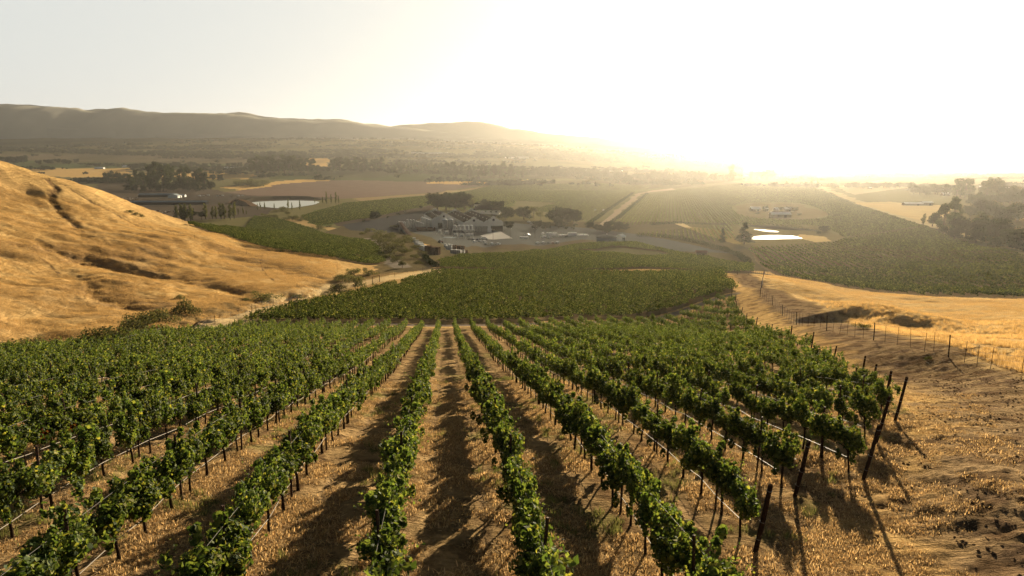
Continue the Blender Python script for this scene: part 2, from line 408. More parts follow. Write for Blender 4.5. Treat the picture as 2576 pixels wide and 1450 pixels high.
# ------------------------------------------------------------------ block outlines on the ground
ROWDIR = Vector((-0.1, 1.0, 0)).normalized(); ROW_SP = 3.1
def row_x(k, y): return 0.67 + ROW_SP * k - 0.1 * (y - 11)
NEAR_END = {2: 16.3, 3: 20.3, 4: 21.8, 5: 26, 6: 29.5, 7: 35, 8: 41, 9: 47, 10: 56, 11: 65, 12: 75, 13: 86, 14: 97, 15: 107, 16: 116, 17: 125, 18: 133, 19: 142}
def far_end(x): return 127.0 + (0.33 * x if x > 0 else 0.0)
K0 = -17
BLOCK1 = [(-56, 55), (-56, 126), (0, 128), (48, 143)] + [(row_x(k, NEAR_END[k]) + 1, NEAR_END[k]) for k in sorted(NEAR_END, reverse=True)] + [(3, 4), (-30, 4)]
BLOCK2 = GP((614,812),(716,779),(874,747),(974,721),(1114,686), (1400, 684), (1813, 690), (1850, 735)) + [(48, 150), (0, 135), (-53, 133)]
BLOCK2 = [p[:2] for p in BLOCK2]
BLOCK3 = [p[:2] for p in GP((1110, 676), (1105, 660), (1160, 645), (1300, 640), (1400, 628), (1480, 614), (1600, 612), (1700, 636), (1800, 655), (1895, 668), (1892, 687), (1500, 682), (1250, 680))]
BLOCK3_BARE = [p[:2] for p in GP((1440, 632), (1540, 622), (1660, 634), (1700, 645), (1600, 648), (1500, 640))]
SIDE = [p[:2] for p in GP((470, 566), (640, 546), (700, 552), (780, 576), (860, 600), (930, 610), (962, 640), (968, 662), (940, 668), (800, 648), (640, 618))]
# valley colours (linear albedo)
GOLD = (.46, .30, .12); GOLD2 = (.52, .33, .12); STRAWG = (.40, .26, .11); DIRT = (.17, .12, .075); SCRUB = (.10, .085, .04)
BROWN = (.15, .105, .08); OLIVE = (.075, .075, .03); GREENF = (.075, .095, .035); GREY = (.20, .19, .17); DARK = (.05, .045, .03)
FIELDS = [  # polygons in photo coordinates on the valley floor, colour
 ([(0,372),(700,370),(1300,376),(2000,400),(2576,425),(2576,700),(0,700)], (.10, .09, .045)),
 ([(60,424),(330,424),(330,447),(180,447),(0,440)], GOLD2), ([(380,428),(560,430),(640,440),(620,452),(350,447)], GOLD2),
 ([(0,405),(260,410),(560,412),(620,424),(60,424)], GREENF), ([(0,388),(900,392),(640,412),(250,408),(0,404)], (.13, .10, .06)),
 ([(470,370),(560,370),(560,374),(470,374)], GOLD2), ([(780,398),(830,400),(825,420),(750,420)], GOLD2),
 ([(560,476),(760,450),(860,452),(700,466),(600,480)], GOLD2),
 ([(640,438),(880,420),(1400,450),(1150,462),(860,454),(700,452)], (.075, .085, .035)),
 ([(540,486),(720,462),(860,453),(1240,463),(1080,486),(880,500),(760,503),(620,496)], BROWN),
 ([(1060,462),(1100,456),(1240,458),(1330,452),(1200,466)], GOLD2),
 ([(880,500),(1080,487),(1250,464),(1330,456),(1345,458),(1260,470),(1090,492),(900,508)], (.22, .16, .08)),
 ([(1090,492),(1120,480),(1420,478),(1480,480),(1290,504),(1070,496)], (.26, .20, .09)),
 ([(1150,465),(1500,452),(1900,456),(1700,476),(1480,480),(1200,472)], (.10, .085, .04)),
 ([(250,452),(500,470),(620,490),(830,498),(640,545),(420,560),(250,500)], (.075, .06, .045)),
 ([(480,490),(640,492),(640,510),(400,522),(330,508)], (.06, .05, .04)),
 ([(750,545),(870,510),(1100,488),(1300,506),(1260,540),(1080,520),(920,552),(800,572)], (.085, .10, .03)),
 ([(1495,572),(1602,486),(1616,486),(1518,572)], (.24, .19, .115)),
 ([(1580,584),(1680,562),(1900,590),(1880,620),(1600,600)], (.20, .15, .06)),
 ([(1600,566),(1720,562),(1745,572),(1640,572)], (.40, .30, .14)),
 ([(1845,520),(1900,512),(2010,516),(2090,540),(2020,556),(1880,548)], (.12, .095, .045)),
 ([(1850,575),(2060,572),(2120,600),(2080,618),(1880,626),(1830,600)], (.12, .10, .045)),
 ([(2010,590),(2070,596),(2098,608),(2060,610),(2010,600)], (.40, .29, .13)),
 ([(2050,468),(2075,470),(2200,520),(2330,556),(2576,632),(2576,642),(2320,566),(2150,512)], (.36, .29, .16)),
 ([(2120,512),(2240,508),(2400,520),(2380,545),(2330,560),(2200,524)], (.42, .31, .15)),
 ([(2100,470),(2200,455),(2330,440),(2420,452),(2300,470),(2150,490)], (.30, .24, .13)),
 ([(2250,430),(2576,432),(2576,462),(2200,470)], (.24, .18, .09)),
 ([(2430,560),(2576,545),(2576,640),(2500,600)], (.20, .15, .07)),
 ([(1500,398),(1640,400),(1640,404),(1500,403)], GOLD2),
 ([(1400,400),(1800,410),(2050,440),(1900,456),(1500,446)], (.13, .11, .05)),
 ([(840,560),(900,545),(1010,530),(1090,516),(1100,545),(1060,600),(980,610),(900,595)], (.07, .055, .04)),
 ([(720,552),(760,548),(830,578),(880,590),(900,603),(800,580)], (.36, .25, .11)),
]
# ------------------------------------------------------------------ the ground sheet
az = np.concatenate([np.arange(-180, -60, 5), np.arange(-60, -41, 1.0), np.arange(-41, 41.01, .1), np.arange(42, 61, 1.0), np.arange(65, 181, 5)])
rad = [1.5]
while rad[-1] < 27000: 
    r_ = rad[-1]; rad.append(r_ + max(r_ * (.0062 if r_ < 700 else .0045), min(r_ * r_ / 150000.0, r_ * .2) if r_ > 700 else 0, .09))
rad = np.array(rad); A_, R_ = np.meshgrid(np.radians(az), rad)
GX = (np.sin(A_) * R_).ravel(); GY = (np.cos(A_) * R_).ravel()
GZ = height(GX, GY)
nA, nR = len(az), len(rad)
hole = None
nearm = (np.hypot(GX, GY) < 70)
ink = (GX - (0.67 - .1 * (GY - 11))) / ROW_SP; inrow = np.abs(ink - np.round(ink)) * ROW_SP
GZ = GZ + np.where(nearm, fbm(GX * 1.1, GY * 1.1, 3) * .035 + fbm(GX * 5, GY * 5, 2) * .018, 0) + np.where(nearm & (GX > 8), fbm(GX * 1.6 + 3, GY * 2.6, 4) * .07 * sstep(8, 14, GX), 0) + np.where(nearm & in_poly(GX, GY, BLOCK1), .08 * np.exp(-(inrow / .45) ** 2), 0)
# --- colour of the cover
cov = np.tile(np.array(GOLD), (len(GX), 1)); tuft = np.ones(len(GX))
def paint(mask, c, f=1.0):
    global cov
    mm = (mask * f)[:, None]; cov = cov * (1 - mm) + np.array(c)[None] * mm
def soft(poly, w=1.0, wob=1.0):
    """soft, ragged-edged mask of a polygon"""
    q = fbm(GX / (3 * w), GY / (3 * w), 3) * wob; return in_poly(GX + q * w, GY + q * w * .7, poly).astype(float)
Rr = np.hypot(GX, GY)
pn = fbm(GX / 14, GY / 14, 4); paint(sstep(-.2, .9, pn), (.38, .235, .095), .55)
pn2 = fbm(GX / 45 + 9, GY / 45, 4); paint(sstep(.0, .9, pn2), (.29, .185, .085), .5)
def P2V(p): return VP(*p)
flat = (Rr > 520)
idxf = np.where(flat)[0]
paint(flat.astype(float), (.125, .112, .05)); tuft = np.where(flat, .45, tuft)
for poly, c in FIELDS[1:]:
    w = P2V(poly); dd = fbm(GX[idxf] / 60, GY[idxf] / 60, 3); s_ = 4 + Rr[idxf] * .004
    m = in_poly(GX[idxf] + dd * s_, GY[idxf] + dd * s_, w); mm = np.zeros(len(GX)); mm[idxf[m]] = 1
    paint(mm, c); tuft = np.where(mm > 0, .45, tuft)
paint(((Rr > 7000)).astype(float), (.10, .09, .06)); 
far_n = fbm(GX / 260, GY / 260, 4); paint(np.where(Rr > 2300, sstep(.1, .7, far_n), 0), (.07, .06, .03), .7)
# winery yard, slopes and tracks around it
NB = ((((GX > -175) & (GY > 425)) | ((GX > -50) & (GY > 330))) & (GX < 175) & (GY < 760)).astype(float); paint(NB * sstep(300, 345, GY + fbm(GX / 6, GY / 6, 3) * 5), (.085, .07, .038)); tuft = np.where(NB > 0, .5, tuft)
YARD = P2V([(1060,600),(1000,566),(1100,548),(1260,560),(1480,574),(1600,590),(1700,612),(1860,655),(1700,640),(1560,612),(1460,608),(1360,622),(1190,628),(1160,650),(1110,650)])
YARD_M = soft(YARD, 1.5, .6); paint(YARD_M, (.085, .088, .082)); tuft = np.where(YARD_M > 0, .12, tuft)  # yard grey darkened to stand in for the shade lying over it
BANK = P2V([(1190,628),(1360,620),(1470,608),(1480,616),(1400,632),(1250,644),(1170,644)]); paint(soft(BANK, 1, .5), (.085, .065, .04))
RAMP = P2V([(860,566),(1060,532),(1090,540),(1010,570),(1000,590),(880,580)]); paint(soft(RAMP, 1, .5), (.05, .05, .05))
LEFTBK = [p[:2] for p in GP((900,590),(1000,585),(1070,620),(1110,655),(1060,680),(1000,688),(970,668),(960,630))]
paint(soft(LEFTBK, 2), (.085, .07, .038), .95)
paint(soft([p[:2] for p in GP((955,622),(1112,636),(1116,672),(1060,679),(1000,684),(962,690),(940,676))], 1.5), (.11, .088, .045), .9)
TRK = [p[:2] for p in GP((925,600),(960,622),(975,655),(1010,672))]; D, T = seg_dist(GX, GY, TRK); paint(sstep(5, 3, D), (.20, .17, .13))
# ravine scrub
RAV = [p[:2] for p in GP((60,880),(340,838),(520,788),(650,757),(850,718),(960,690))]
D, T = seg_dist(GX, GY, RAV); paint(sstep(9, 2, D + fbm(GX / 5, GY / 5, 3) * 3), (.16, .11, .05), .75)
for pl in ([(60,606),(150,640),(250,655),(330,672),(430,700),(520,716),(600,735)], [(240,742),(300,756),(370,778)], [(640,655),(760,690)], [(30,640),(200,640),(380,640)]):
    D, T = seg_dist(GX, GY, [p[:2] for p in GP(*pl)]); paint(sstep(11, 3, D + fbm(GX / 6, GY / 6, 4) * 5), (.20, .125, .06), .55)  # darker brown painted along the gullies where their shade falls
for pl, w in (([(120,452),(145,475),(128,495),(160,540),(180,560),(205,585)], 1.6), ([(180,478),(240,515),(310,550),(420,585),(560,620)], .7), ([(660,640),(655,665),(668,690),(690,708)], .35), ([(100,650),(125,665),(150,690)], .4)):
    D, T = seg_dist(GX, GY, [p[:2] for p in GP(*pl)]); paint(sstep(w * 1.4, w * .5, D + fbm(GX, GY, 3) * w * .6), (.09, .055, .03), .85)
# vineyard floors
pr = (GX > np.interp(GY, [8, 60, 132, 240], [22, 38, 56, 84])) & (GY > 5) & (GY < 300); paint(pr * .8, (.60, .42, .19)); paint(pr * sstep(.1, .8, fbm(GX / 9, GY / 5, 4)), (.42, .27, .10), .6)
B1 = soft(BLOCK1, .8, .5); n1 = fbm(GX / 1.3, GY / 1.3, 4); paint(B1, (.31, .21, .10)); paint(B1 * sstep(-.1, .7, n1), (.19, .125, .065), .75)
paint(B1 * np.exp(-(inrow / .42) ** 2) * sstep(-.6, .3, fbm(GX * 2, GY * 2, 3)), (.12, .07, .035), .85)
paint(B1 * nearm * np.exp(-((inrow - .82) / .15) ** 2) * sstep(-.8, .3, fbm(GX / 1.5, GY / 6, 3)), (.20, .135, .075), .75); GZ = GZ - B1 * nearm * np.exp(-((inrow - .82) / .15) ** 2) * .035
wd = fbm(GX / 2.2 + 30, GY / 2.2, 4); paint(B1 * sstep(.35, .8, wd), (.15, .14, .05), .6)
VRP = [p[:2] for p in GP((1884,622),(2095,612),(2125,600),(2330,571),(2576,644))] + [(470, 400), (330, 250)] + [p[:2] for p in GP((2560,752),(2350,747),(2100,721),(1960,695),(1900,657))]
for bl in (VRP, BLOCK2, BLOCK3, SIDE): mk = soft(bl, 1, .5); paint(mk, (.13, .095, .05)); tuft = np.where(mk > 0, .5, tuft)
paint(soft(BLOCK3_BARE, 1.5), (.085, .078, .04))
D, T = seg_dist(GX, GY, [(-60, 131), (0, 132), (20, 137), (48, 147)]); paint(sstep(2.6, 1.6, D + fbm(GX, GY, 2) * .4), (.19, .15, .11)); tuft = np.where(D < 2, .3, tuft)
D, T = seg_dist(GX, GY, [p[:2] for p in GP((1112,680),(1300,681),(1813,684),(1890,688))]); paint(sstep(11, 8, D), (.09, .07, .04))  # gap between the blocks painted dark brown to give its shade
# farm track round the right-hand headland
TRACK = [(14, 8), (17, 16), (22, 25), (29, 38), (33, 52), (36, 66), (41, 85), (46, 105), (52, 132), (60, 160), (70, 200), (80, 240)]
D, T = seg_dist(GX, GY, TRACK); tw = np.interp(GY, [8, 60, 250], [7.0, 4.2, 3.2])
dn = fbm(GX / 2.0, GY / 2.0, 4); paint(sstep(1.15, .55, D / tw + dn * .28), (.205, .145, .085), .85)
paint(sstep(1.0, .5, D / tw) * sstep(-.1, .6, fbm(GX / .8, GY / .8, 4)), (.10, .065, .042), .85)
tuft = np.where(D < tw * .8, .9, tuft)
paint(sstep(18, 9, D / tw * 7) * sstep(.15, .7, fbm(GX / 1.7 + 3, GY / .9, 4)), (.12, .075, .04), .75)
LFEN = [p[:2] for p in GP((310,885),(400,862),(520,824),(620,788),(740,752),(880,722),(980,700),(1110,682))]
paint(B1 * sstep(.2, .8, fbm(GX / .5, GY / .5, 3)), (.14, .09, .045), .6)
D, T = seg_dist(GX, GY, LFEN); paint(sstep(7, 4, D + fbm(GX / 3, GY / 3, 3)), (.56, .42, .22), .8)
faces = []
ii = np.arange(nR - 1)[:, None] * nA; jj = np.arange(nA - 1)[None, :]
q = (ii + jj).ravel(); quads = np.stack([q, q + 1, q + nA + 1, q + nA], 1)
# close the seam behind the camera and cap the middle
cen = len(GX); GXc = np.append(GX, 0.0); GYc = np.append(GY, 0.0); GZc = np.append(GZ, hz1(0, 0))
cap = np.stack([np.full(nA - 1, cen), np.arange(nA - 1) + 1, np.arange(nA - 1)], 1)
me = mesh_np('ground', np.stack([GXc, GYc, GZc], 1), [quads[:, ::-1], cap[:, ::-1]], M_GROUND, smooth=True)
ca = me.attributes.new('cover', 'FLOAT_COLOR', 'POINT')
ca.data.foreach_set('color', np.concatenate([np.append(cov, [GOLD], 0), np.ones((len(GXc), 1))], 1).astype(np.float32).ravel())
ta = me.attributes.new('tuft', 'FLOAT', 'POINT'); ta.data.foreach_set('value', np.append(tuft, 1).astype(np.float32))
ground = bpy.data.objects.new('ground', me); COL.objects.link(ground); tag(ground, kind='structure')
# interpolated ground height taken from the sheet itself
_raz = np.radians(az)
def gz(x, y):
    x = np.atleast_1d(np.asarray(x, float)); y = np.atleast_1d(np.asarray(y, float))
    a = np.arctan2(x, y); r = np.hypot(x, y); Z = GZ.reshape(nR, nA)
    i = np.clip(np.searchsorted(rad, r) - 1, 0, nR - 2); j = np.clip(np.searchsorted(_raz, a) - 1, 0, nA - 2)
    fr = np.clip((r - rad[i]) / (rad[i + 1] - rad[i]), 0, 1); fa = (a - _raz[j]) / (_raz[j + 1] - _raz[j])
    return (Z[i, j] * (1 - fa) + Z[i, j + 1] * fa) * (1 - fr) + (Z[i + 1, j] * (1 - fa) + Z[i + 1, j + 1] * fa) * fr
def gz1(x, y): return float(gz(x, y)[0])

# ------------------------------------------------------------------ far ranges
def ridge(name, pts, dist, thick, seed, base_drop=2, rough=.05):
    """a range whose skyline runs through photo points (x, y) at the given distance, with real depth"""
    xs = np.array([p[0] for p in pts], float); ys = np.array([p[1] for p in pts], float)
    px = np.arange(xs[0], xs[-1] + 1, 5.0); py = np.interp(px, xs, ys)
    W = []
    for a, b_ in zip(px, py):
        d = ray(a, b_); t = dist / d[1]; W.append((d[0] * t, dist, CAM_H + d[2] * t))
    W = np.array(W); n = len(W); K = 26; V = []
    for k in range(K + 1):
        f = k / K; s = abs(f * 2 - 1)                         # 0 at the crest
        yy = W[:, 1] + (f - .5) * 2 * thick; prof = (1 - s) ** .85
        sp = fbm(W[:, 0] / 900 + seed, yy / 900, 5) * W[:, 2] * .16 * s * (1 - s) * 4
        z = W[:, 2] * prof + sp + fbm(W[:, 0] / 160 + seed, yy / 160, 3) * W[:, 2] * .022
        z = np.where(s > .97, -base_drop, z)
        V.append(np.stack([W[:, 0], yy, z], 1))
    V = np.concatenate(V); q = (np.arange(K)[:, None] * n + np.arange(n - 1)[None]).ravel()
    me = mesh_np(name, V, np.stack([q, q + 1, q + n + 1, q + n], 1), M_RANGE, smooth=True)
    o = bpy.data.objects.new(name, me); COL.objects.link(o); tag(o, kind='structure'); return o
M_RANGE = mat('range_cover', (.27, .26, .22), .95, spec=.05, noise=(.0022, (.34, .31, .24)))
ridge('mountains', [(-500,262),(-200,258),(0,266),(18,268),(80,271),(120,272),(148,268),(190,273),(215,280),(240,282),(275,273),(310,272),(360,279),(420,283),(480,284),(540,288),(580,285),(620,289),(660,297),(740,302),(840,305),(900,309),(960,317),(1040,325),(1120,335),(1250,350),(1400,372)], 5300, 900, 3.1)
ridge('mountains', [(-500,250),(0,262),(60,266),(120,268),(540,300),(560,284),(600,283),(640,289),(700,296),(850,300),(960,316),(1050,330)], 6100, 700, 8.2)
ridge('mountains', [(850,345),(930,322),(1000,314),(1090,310),(1180,307),(1240,312),(1290,324),(1380,335),(1480,345),(1600,360),(1750,385),(1900,408)], 5600, 800, 5.7)
ridge('hills', [(-500,335),(-200,330),(0,326),(150,322),(400,335),(700,342),(900,344),(1200,348),(1400,358),(1700,378),(1950,404)], 4900, 300, 1.7)
# ------------------------------------------------------------------ leaves and vines
def leaf_cloud(C, Nn, size, rs, shape='vine', droop=.3):
    """one small folded leaf for each centre C with outward normal Nn"""
    n = len(C); up = np.array([0, 0, 1.0])
    N_ = Nn + rs.normal(0, .45, (n, 3)); N_ /= np.linalg.norm(N_, axis=1, keepdims=True) + 1e-9
    t = rs.normal(0, 1, (n, 3)); t[:, 2] -= droop * 2; t -= (t * N_).sum(1, keepdims=True) * N_; t /= np.linalg.norm(t, axis=1, keepdims=True) + 1e-9
    b = np.cross(N_, t); s = (size * rs.uniform(.5, 1.35, n))[:, None]
    if shape == 'vine':
        pr = [(-.5, 0, 0), (-.38, -.42, .10), (.12, -.52, .16), (.55, 0, -.02), (.12, .52, .16), (-.38, .42, .10)]
        V = np.concatenate([(C + s * (t * a + b * c + N_ * d))[:, None] for a, c, d in pr], 1).reshape(-1, 3)
        o = np.arange(n)[:, None] * 6
        return V, [np.concatenate([o + np.array([[0, 1, 2, 3]]), o + np.array([[0, 3, 4, 5]])])]
    pr = [(-.6, -.12, 0), (-.1, -.42, .08), (.6, .05, 0), (0, .42, .08)]
    V = np.concatenate([(C + s * (t * a + b * c + N_ * d))[:, None] for a, c, d in pr], 1).reshape(-1, 3)
    o = np.arange(n)[:, None] * 4
    return V, [o + np.array([[0, 1, 2, 3]])]
def blob_points(blobs, n, rs, shell=.5):
    """points in a set of ellipsoidal lumps, thicker toward their outsides; drops those deep inside a neighbour"""
    w = np.array([b[3] * b[4] + b[4] * b[5] + b[3] * b[5] for b in blobs]); w = w / w.sum()
    k = rs.choice(len(blobs), n, p=w); B = np.array(blobs)[k]
    d = rs.normal(0, 1, (n, 3)); d /= np.linalg.norm(d, axis=1, keepdims=True)
    r = 1 - shell * rs.random(n) ** 1.4; r *= 1 + .12 * rs.normal(0, 1, n)
    C = B[:, :3] + d * B[:, 3:6] * r[:, None]; Nn = d / B[:, 3:6]; Nn /= np.linalg.norm(Nn, axis=1, keepdims=True)
    keep = np.ones(n, bool)
    for j, b in enumerate(blobs):
        q = (((C - np.array(b[:3])) / np.array(b[3:6])) ** 2).sum(1); keep &= ~((q < .35) & (k != j))
    return C[keep], Nn[keep]
def vine_canopy(seed, n, size, shape, mats, red=0.0, gap=False):
    rs = np.random.default_rng(seed); blobs = []
    top = rs.uniform(1.6, 1.95)
    for i in range(rs.integers(7, 10)):
        x = rs.uniform(-.72, .72); z = rs.uniform(1.0, top - .25)
        blobs.append((x, rs.normal(0, .13), z, rs.uniform(.20, .34), rs.uniform(.17, .29), rs.uniform(.20, .34)))
    blobs.append((rs.normal(0, .1), 0, 1.12, .5, .17, .24))
    for i in range(rs.integers(6, 10)):                      # shoots standing up, arching out or trailing
        up_ = rs.random() < .6; blobs.append((rs.uniform(-.85, .85), rs.normal(0, .14 if up_ else .20), rs.uniform(1.45, top + .16) if up_ else rs.uniform(.78, 1.1), .09, .10, rs.uniform(.12, .26)))
    C, Nn = blob_points(blobs, n, rs); sz = np.full(len(C), size)
    canes = []
    if shape == 'vine':                                      # canes with leaves strung along them
        for i in range(15):
            x0 = rs.uniform(-.7, .7); out = rs.normal(0, .28); al = rs.normal(0, .22); L_ = rs.uniform(.75, 1.2); dr = rs.uniform(.0, .55); t = np.linspace(0, 1, 13)
            P = np.stack([x0 + al * t * L_, out * t * L_, .95 + L_ * (t - dr * t ** 2.6)], 1); canes.append(P)
            q = P[4:] + rs.normal(0, .025, (9, 3)); C = np.concatenate([C, q]); Nn = np.concatenate([Nn, rs.normal(0, 1, (9, 3)) + [0, 0, .6]]); sz = np.concatenate([sz, size * np.linspace(1.05, .45, 9)])
    V, F = leaf_cloud(C, Nn, sz, rs, shape)
    nl = len(C); mi = np.zeros(len(F[0]), int)
    if red > 0:
        c = C[rs.integers(nl)]; isr = (np.linalg.norm(C - c, axis=1) < red) & (rs.random(nl) < .7)
        mi = np.concatenate([isr, isr]).astype(int) if shape == 'vine' else isr.astype(int)
    if canes:
        o = len(V); VV = [V]; FF = []
        for P in canes:
            k = len(P); VV += [P + [.005, 0, 0], P + [-.003, .004, 0], P + [-.003, -.004, 0]]
            for a in range(3):
                b_ = (a + 1) % 3; j = np.arange(k - 1); FF.append(np.stack([o + a * k + j, o + b_ * k + j, o + b_ * k + j + 1, o + a * k + j + 1], 1))
            o += 3 * k
        nf = sum(len(f) for f in FF); F = [np.concatenate([F[0]] + FF)]; V = np.concatenate(VV); mats = list(mats) + [M_CANE]; mi = np.concatenate([mi, np.full(nf, len(mats) - 1)])
    return mesh_np('canopy', V, F, mats, mi)
def vine_trunk(seed):
    rs = np.random.default_rng(seed + 500); b = MB(); x = rs.normal(0, .03); y = rs.normal(0, .03); lean = rs.normal(0, .08)
    pts = [(x - lean, y, -.08), (x - lean * .7, y + rs.normal(0, .015), .25), (x - lean * .3, y + rs.normal(0, .02), .55), (0, 0, .82), (0, 0, .95)]
    b.tube(pts, [.05, .038, .034, .04, .02], M_BARK, 7)
    for s in (-1, 1):
        b.tube([(0, 0, .82), (s * .22, rs.normal(0, .02), .92), (s * .5, rs.normal(0, .02), .93), (s * .72, 0, .96)], [.03, .024, .018, .01], M_BARK, 5)
        for j in range(3): b.tube([(s * (.2 + .2 * j), 0, .92), (s * (.22 + .2 * j) + rs.normal(0, .05), rs.normal(0, .1), 1.35)], [.010, .005], M_BARK, 4)
    return b.mesh('trunk')
NV = 14
VINE_HI = [vine_canopy(100 + i, 1750, .092, 'vine', [M_VINE, M_RED], red=(.22 if i in (3, 9) else 0)) for i in range(NV)]
TRUNKS = [vine_trunk(i) for i in range(5)]
VINE_MID = [vine_canopy(300 + i, 600, .135, 'quad', [M_VINE, M_RED], red=0) for i in range(10)]
VINE_LOW = [vine_canopy(400 + i, 210, .22, 'quad', [M_VINEF]) for i in range(8)]

def var_collection(name, meshes):
    c = bpy.data.collections.new(name)
    for i, m in enumerate(meshes):
        o = bpy.data.objects.new(f'{name}_{i:02d}', m); c.objects.link(o)
    return c
def join_mesh(name, a, b_):
    """one mesh of a canopy and its trunk, for distant vines"""
    Vs = []; Fs = {3: [], 4: []}; Ms = {3: [], 4: []}; mats = []; n = 0
    for m in (a, b_):
        v = np.zeros(len(m.vertices) * 3, np.float32); m.vertices.foreach_get('co', v); Vs.append(v.reshape(-1, 3))
        mp = []
        for mm in m.materials:
            if mm not in mats: mats.append(mm)
            mp.append(mats.index(mm))
        for p in m.polygons:
            k = len(p.vertices)
            if k in (3, 4): Fs[k].append([q + n for q in p.vertices]); Ms[k].append(mp[p.material_index])
        n += len(m.vertices)
    return mesh_np(name, np.concatenate(Vs), [np.array(Fs[k]) for k in (3, 4) if Fs[k]], mats, Ms[3] + Ms[4])
def gn_scatter(name, P, rot, scl, idx, coll, label, cat, kind='stuff', group=None):
    """ONE object: its points carry copies of the meshes of a collection"""
    me = bpy.data.meshes.new(name); n = len(P); me.vertices.add(n); me.vertices.foreach_set('co', np.asarray(P, np.float32).ravel())
    a = me.attributes.new('rot', 'FLOAT_VECTOR', 'POINT'); a.data.foreach_set('vector', np.asarray(rot, np.float32).ravel())
    a = me.attributes.new('scl', 'FLOAT_VECTOR', 'POINT'); a.data.foreach_set('vector', np.asarray(scl, np.float32).ravel())
    a = me.attributes.new('pick', 'INT', 'POINT'); a.data.foreach_set('value', np.asarray(idx, np.int32))
    o = bpy.data.objects.new(name, me); COL.objects.link(o); tag(o, label, cat, group, kind)
    g = bpy.data.node_groups.new('scatter_' + name, 'GeometryNodeTree')
    g.interface.new_socket('Geometry', in_out='INPUT', socket_type='NodeSocketGeometry'); g.interface.new_socket('Geometry', in_out='OUTPUT', socket_type='NodeSocketGeometry')
    gi = g.nodes.new('NodeGroupInput'); go = g.nodes.new('NodeGroupOutput'); ip = g.nodes.new('GeometryNodeInstanceOnPoints')
    ci = g.nodes.new('GeometryNodeCollectionInfo'); ci.inputs['Collection'].default_value = coll; ci.inputs['Separate Children'].default_value = True; ci.inputs['Reset Children'].default_value = True
    def na(nm, t):
        q = g.nodes.new('GeometryNodeInputNamedAttribute'); q.data_type = t; q.inputs['Name'].default_value = nm
        return [s for s in q.outputs if s.enabled and s.name == 'Attribute'][0]
    e2 = g.nodes.new('FunctionNodeEulerToRotation'); g.links.new(na('rot', 'FLOAT_VECTOR'), e2.inputs[0])
    g.links.new(gi.outputs[0], ip.inputs['Points']); g.links.new(ci.outputs[0], ip.inputs['Instance']); ip.inputs['Pick Instance'].default_value = True
    g.links.new(na('pick', 'INT'), ip.inputs['Instance Index']); g.links.new(e2.outputs[0], ip.inputs['Rotation']); g.links.new(na('scl', 'FLOAT_VECTOR'), ip.inputs['Scale'])
    g.links.new(ip.outputs[0], go.inputs[0]); md = o.modifiers.new('scatter', 'NODES'); md.node_group = g
    return o

# ------------------------------------------------------------------ the near block, row by row
SP = 1.5; vines = []; ROWS = {}
rdir = np.array([ROWDIR.x, ROWDIR.y]); rang = math.atan2(rdir[1], rdir[0])
for k in range(K0, 20):
    y0 = NEAR_END.get(k, 5.0 if k > -6 else 8.0) + (.9 if k in NEAR_END else 0)
    if k < -3: y0 = max(y0, 8 + (-k - 3) * 1.2)
    y1 = min(far_end(row_x(k, 125)), 200)
    # the left-hand rows begin at the edge of the block
    ROWS[k] = (y0, y1); y = y0
    while y < y1:
        x = row_x(k, y)
        if x > (-52 if y > 85 else -56): vines.append((k, x + rng.normal(0, .04), y + rng.normal(0, .06)))
        y += SP * rdir[1] * rng.uniform(.94, 1.06)
vines = np.array(vines); VD = np.hypot(vines[:, 1], vines[:, 2])
azv = np.degrees(np.arctan2(vines[:, 1], vines[:, 2])); vis = (np.abs(azv) < 42)
zv = gz(vines[:, 1], vines[:, 2]); order = np.argsort(VD + np.where(vis & (VD > 11.5), 0, 1000))[:300]
isnear = np.zeros(len(vines), bool); isnear[order] = True
miss = rng.random(len(vines)) < .022; isnear &= ~miss
rowname = {}
def row_words(k):
    c = {1: 'first', 2: 'second', 3: 'third', 4: 'fourth', 5: 'fifth', 6: 'sixth', 7: 'seventh', 8: 'eighth', 9: 'ninth', 10: 'tenth'}
    if k == -1: return 'row just left of the middle alley'
    if k == 0: return 'row just right of the middle alley'
    if k < -1: return c.get(-1 - k, 'far') + ' row left of the middle-alley rows'
    return c.get(k, 'far') + ' row right of the middle-alley rows'
ORD = ['nearest', 'second', 'third', 'fourth', 'fifth', 'sixth', 'seventh', 'eighth', 'ninth', 'tenth', 'eleventh', 'twelfth', 'thirteenth', 'fourteenth', 'fifteenth', 'sixteenth', 'seventeenth', 'eighteenth', 'nineteenth', 'twentieth'] 
def ordw(i):
    if i < 20: return ORD[i]
    t = ['twenty', 'thirty', 'forty', 'fifty', 'sixty'][i // 10 - 2]; u = ['', 'first', 'second', 'third', 'fourth', 'fifth', 'sixth', 'seventh', 'eighth', 'ninth'][i % 10]
    return (t + '-' + u) if u else {'twenty': 'twentieth', 'thirty': 'thirtieth', 'forty': 'fortieth', 'fifty': 'fiftieth', 'sixty': 'sixtieth'}[t]
cnt = {}
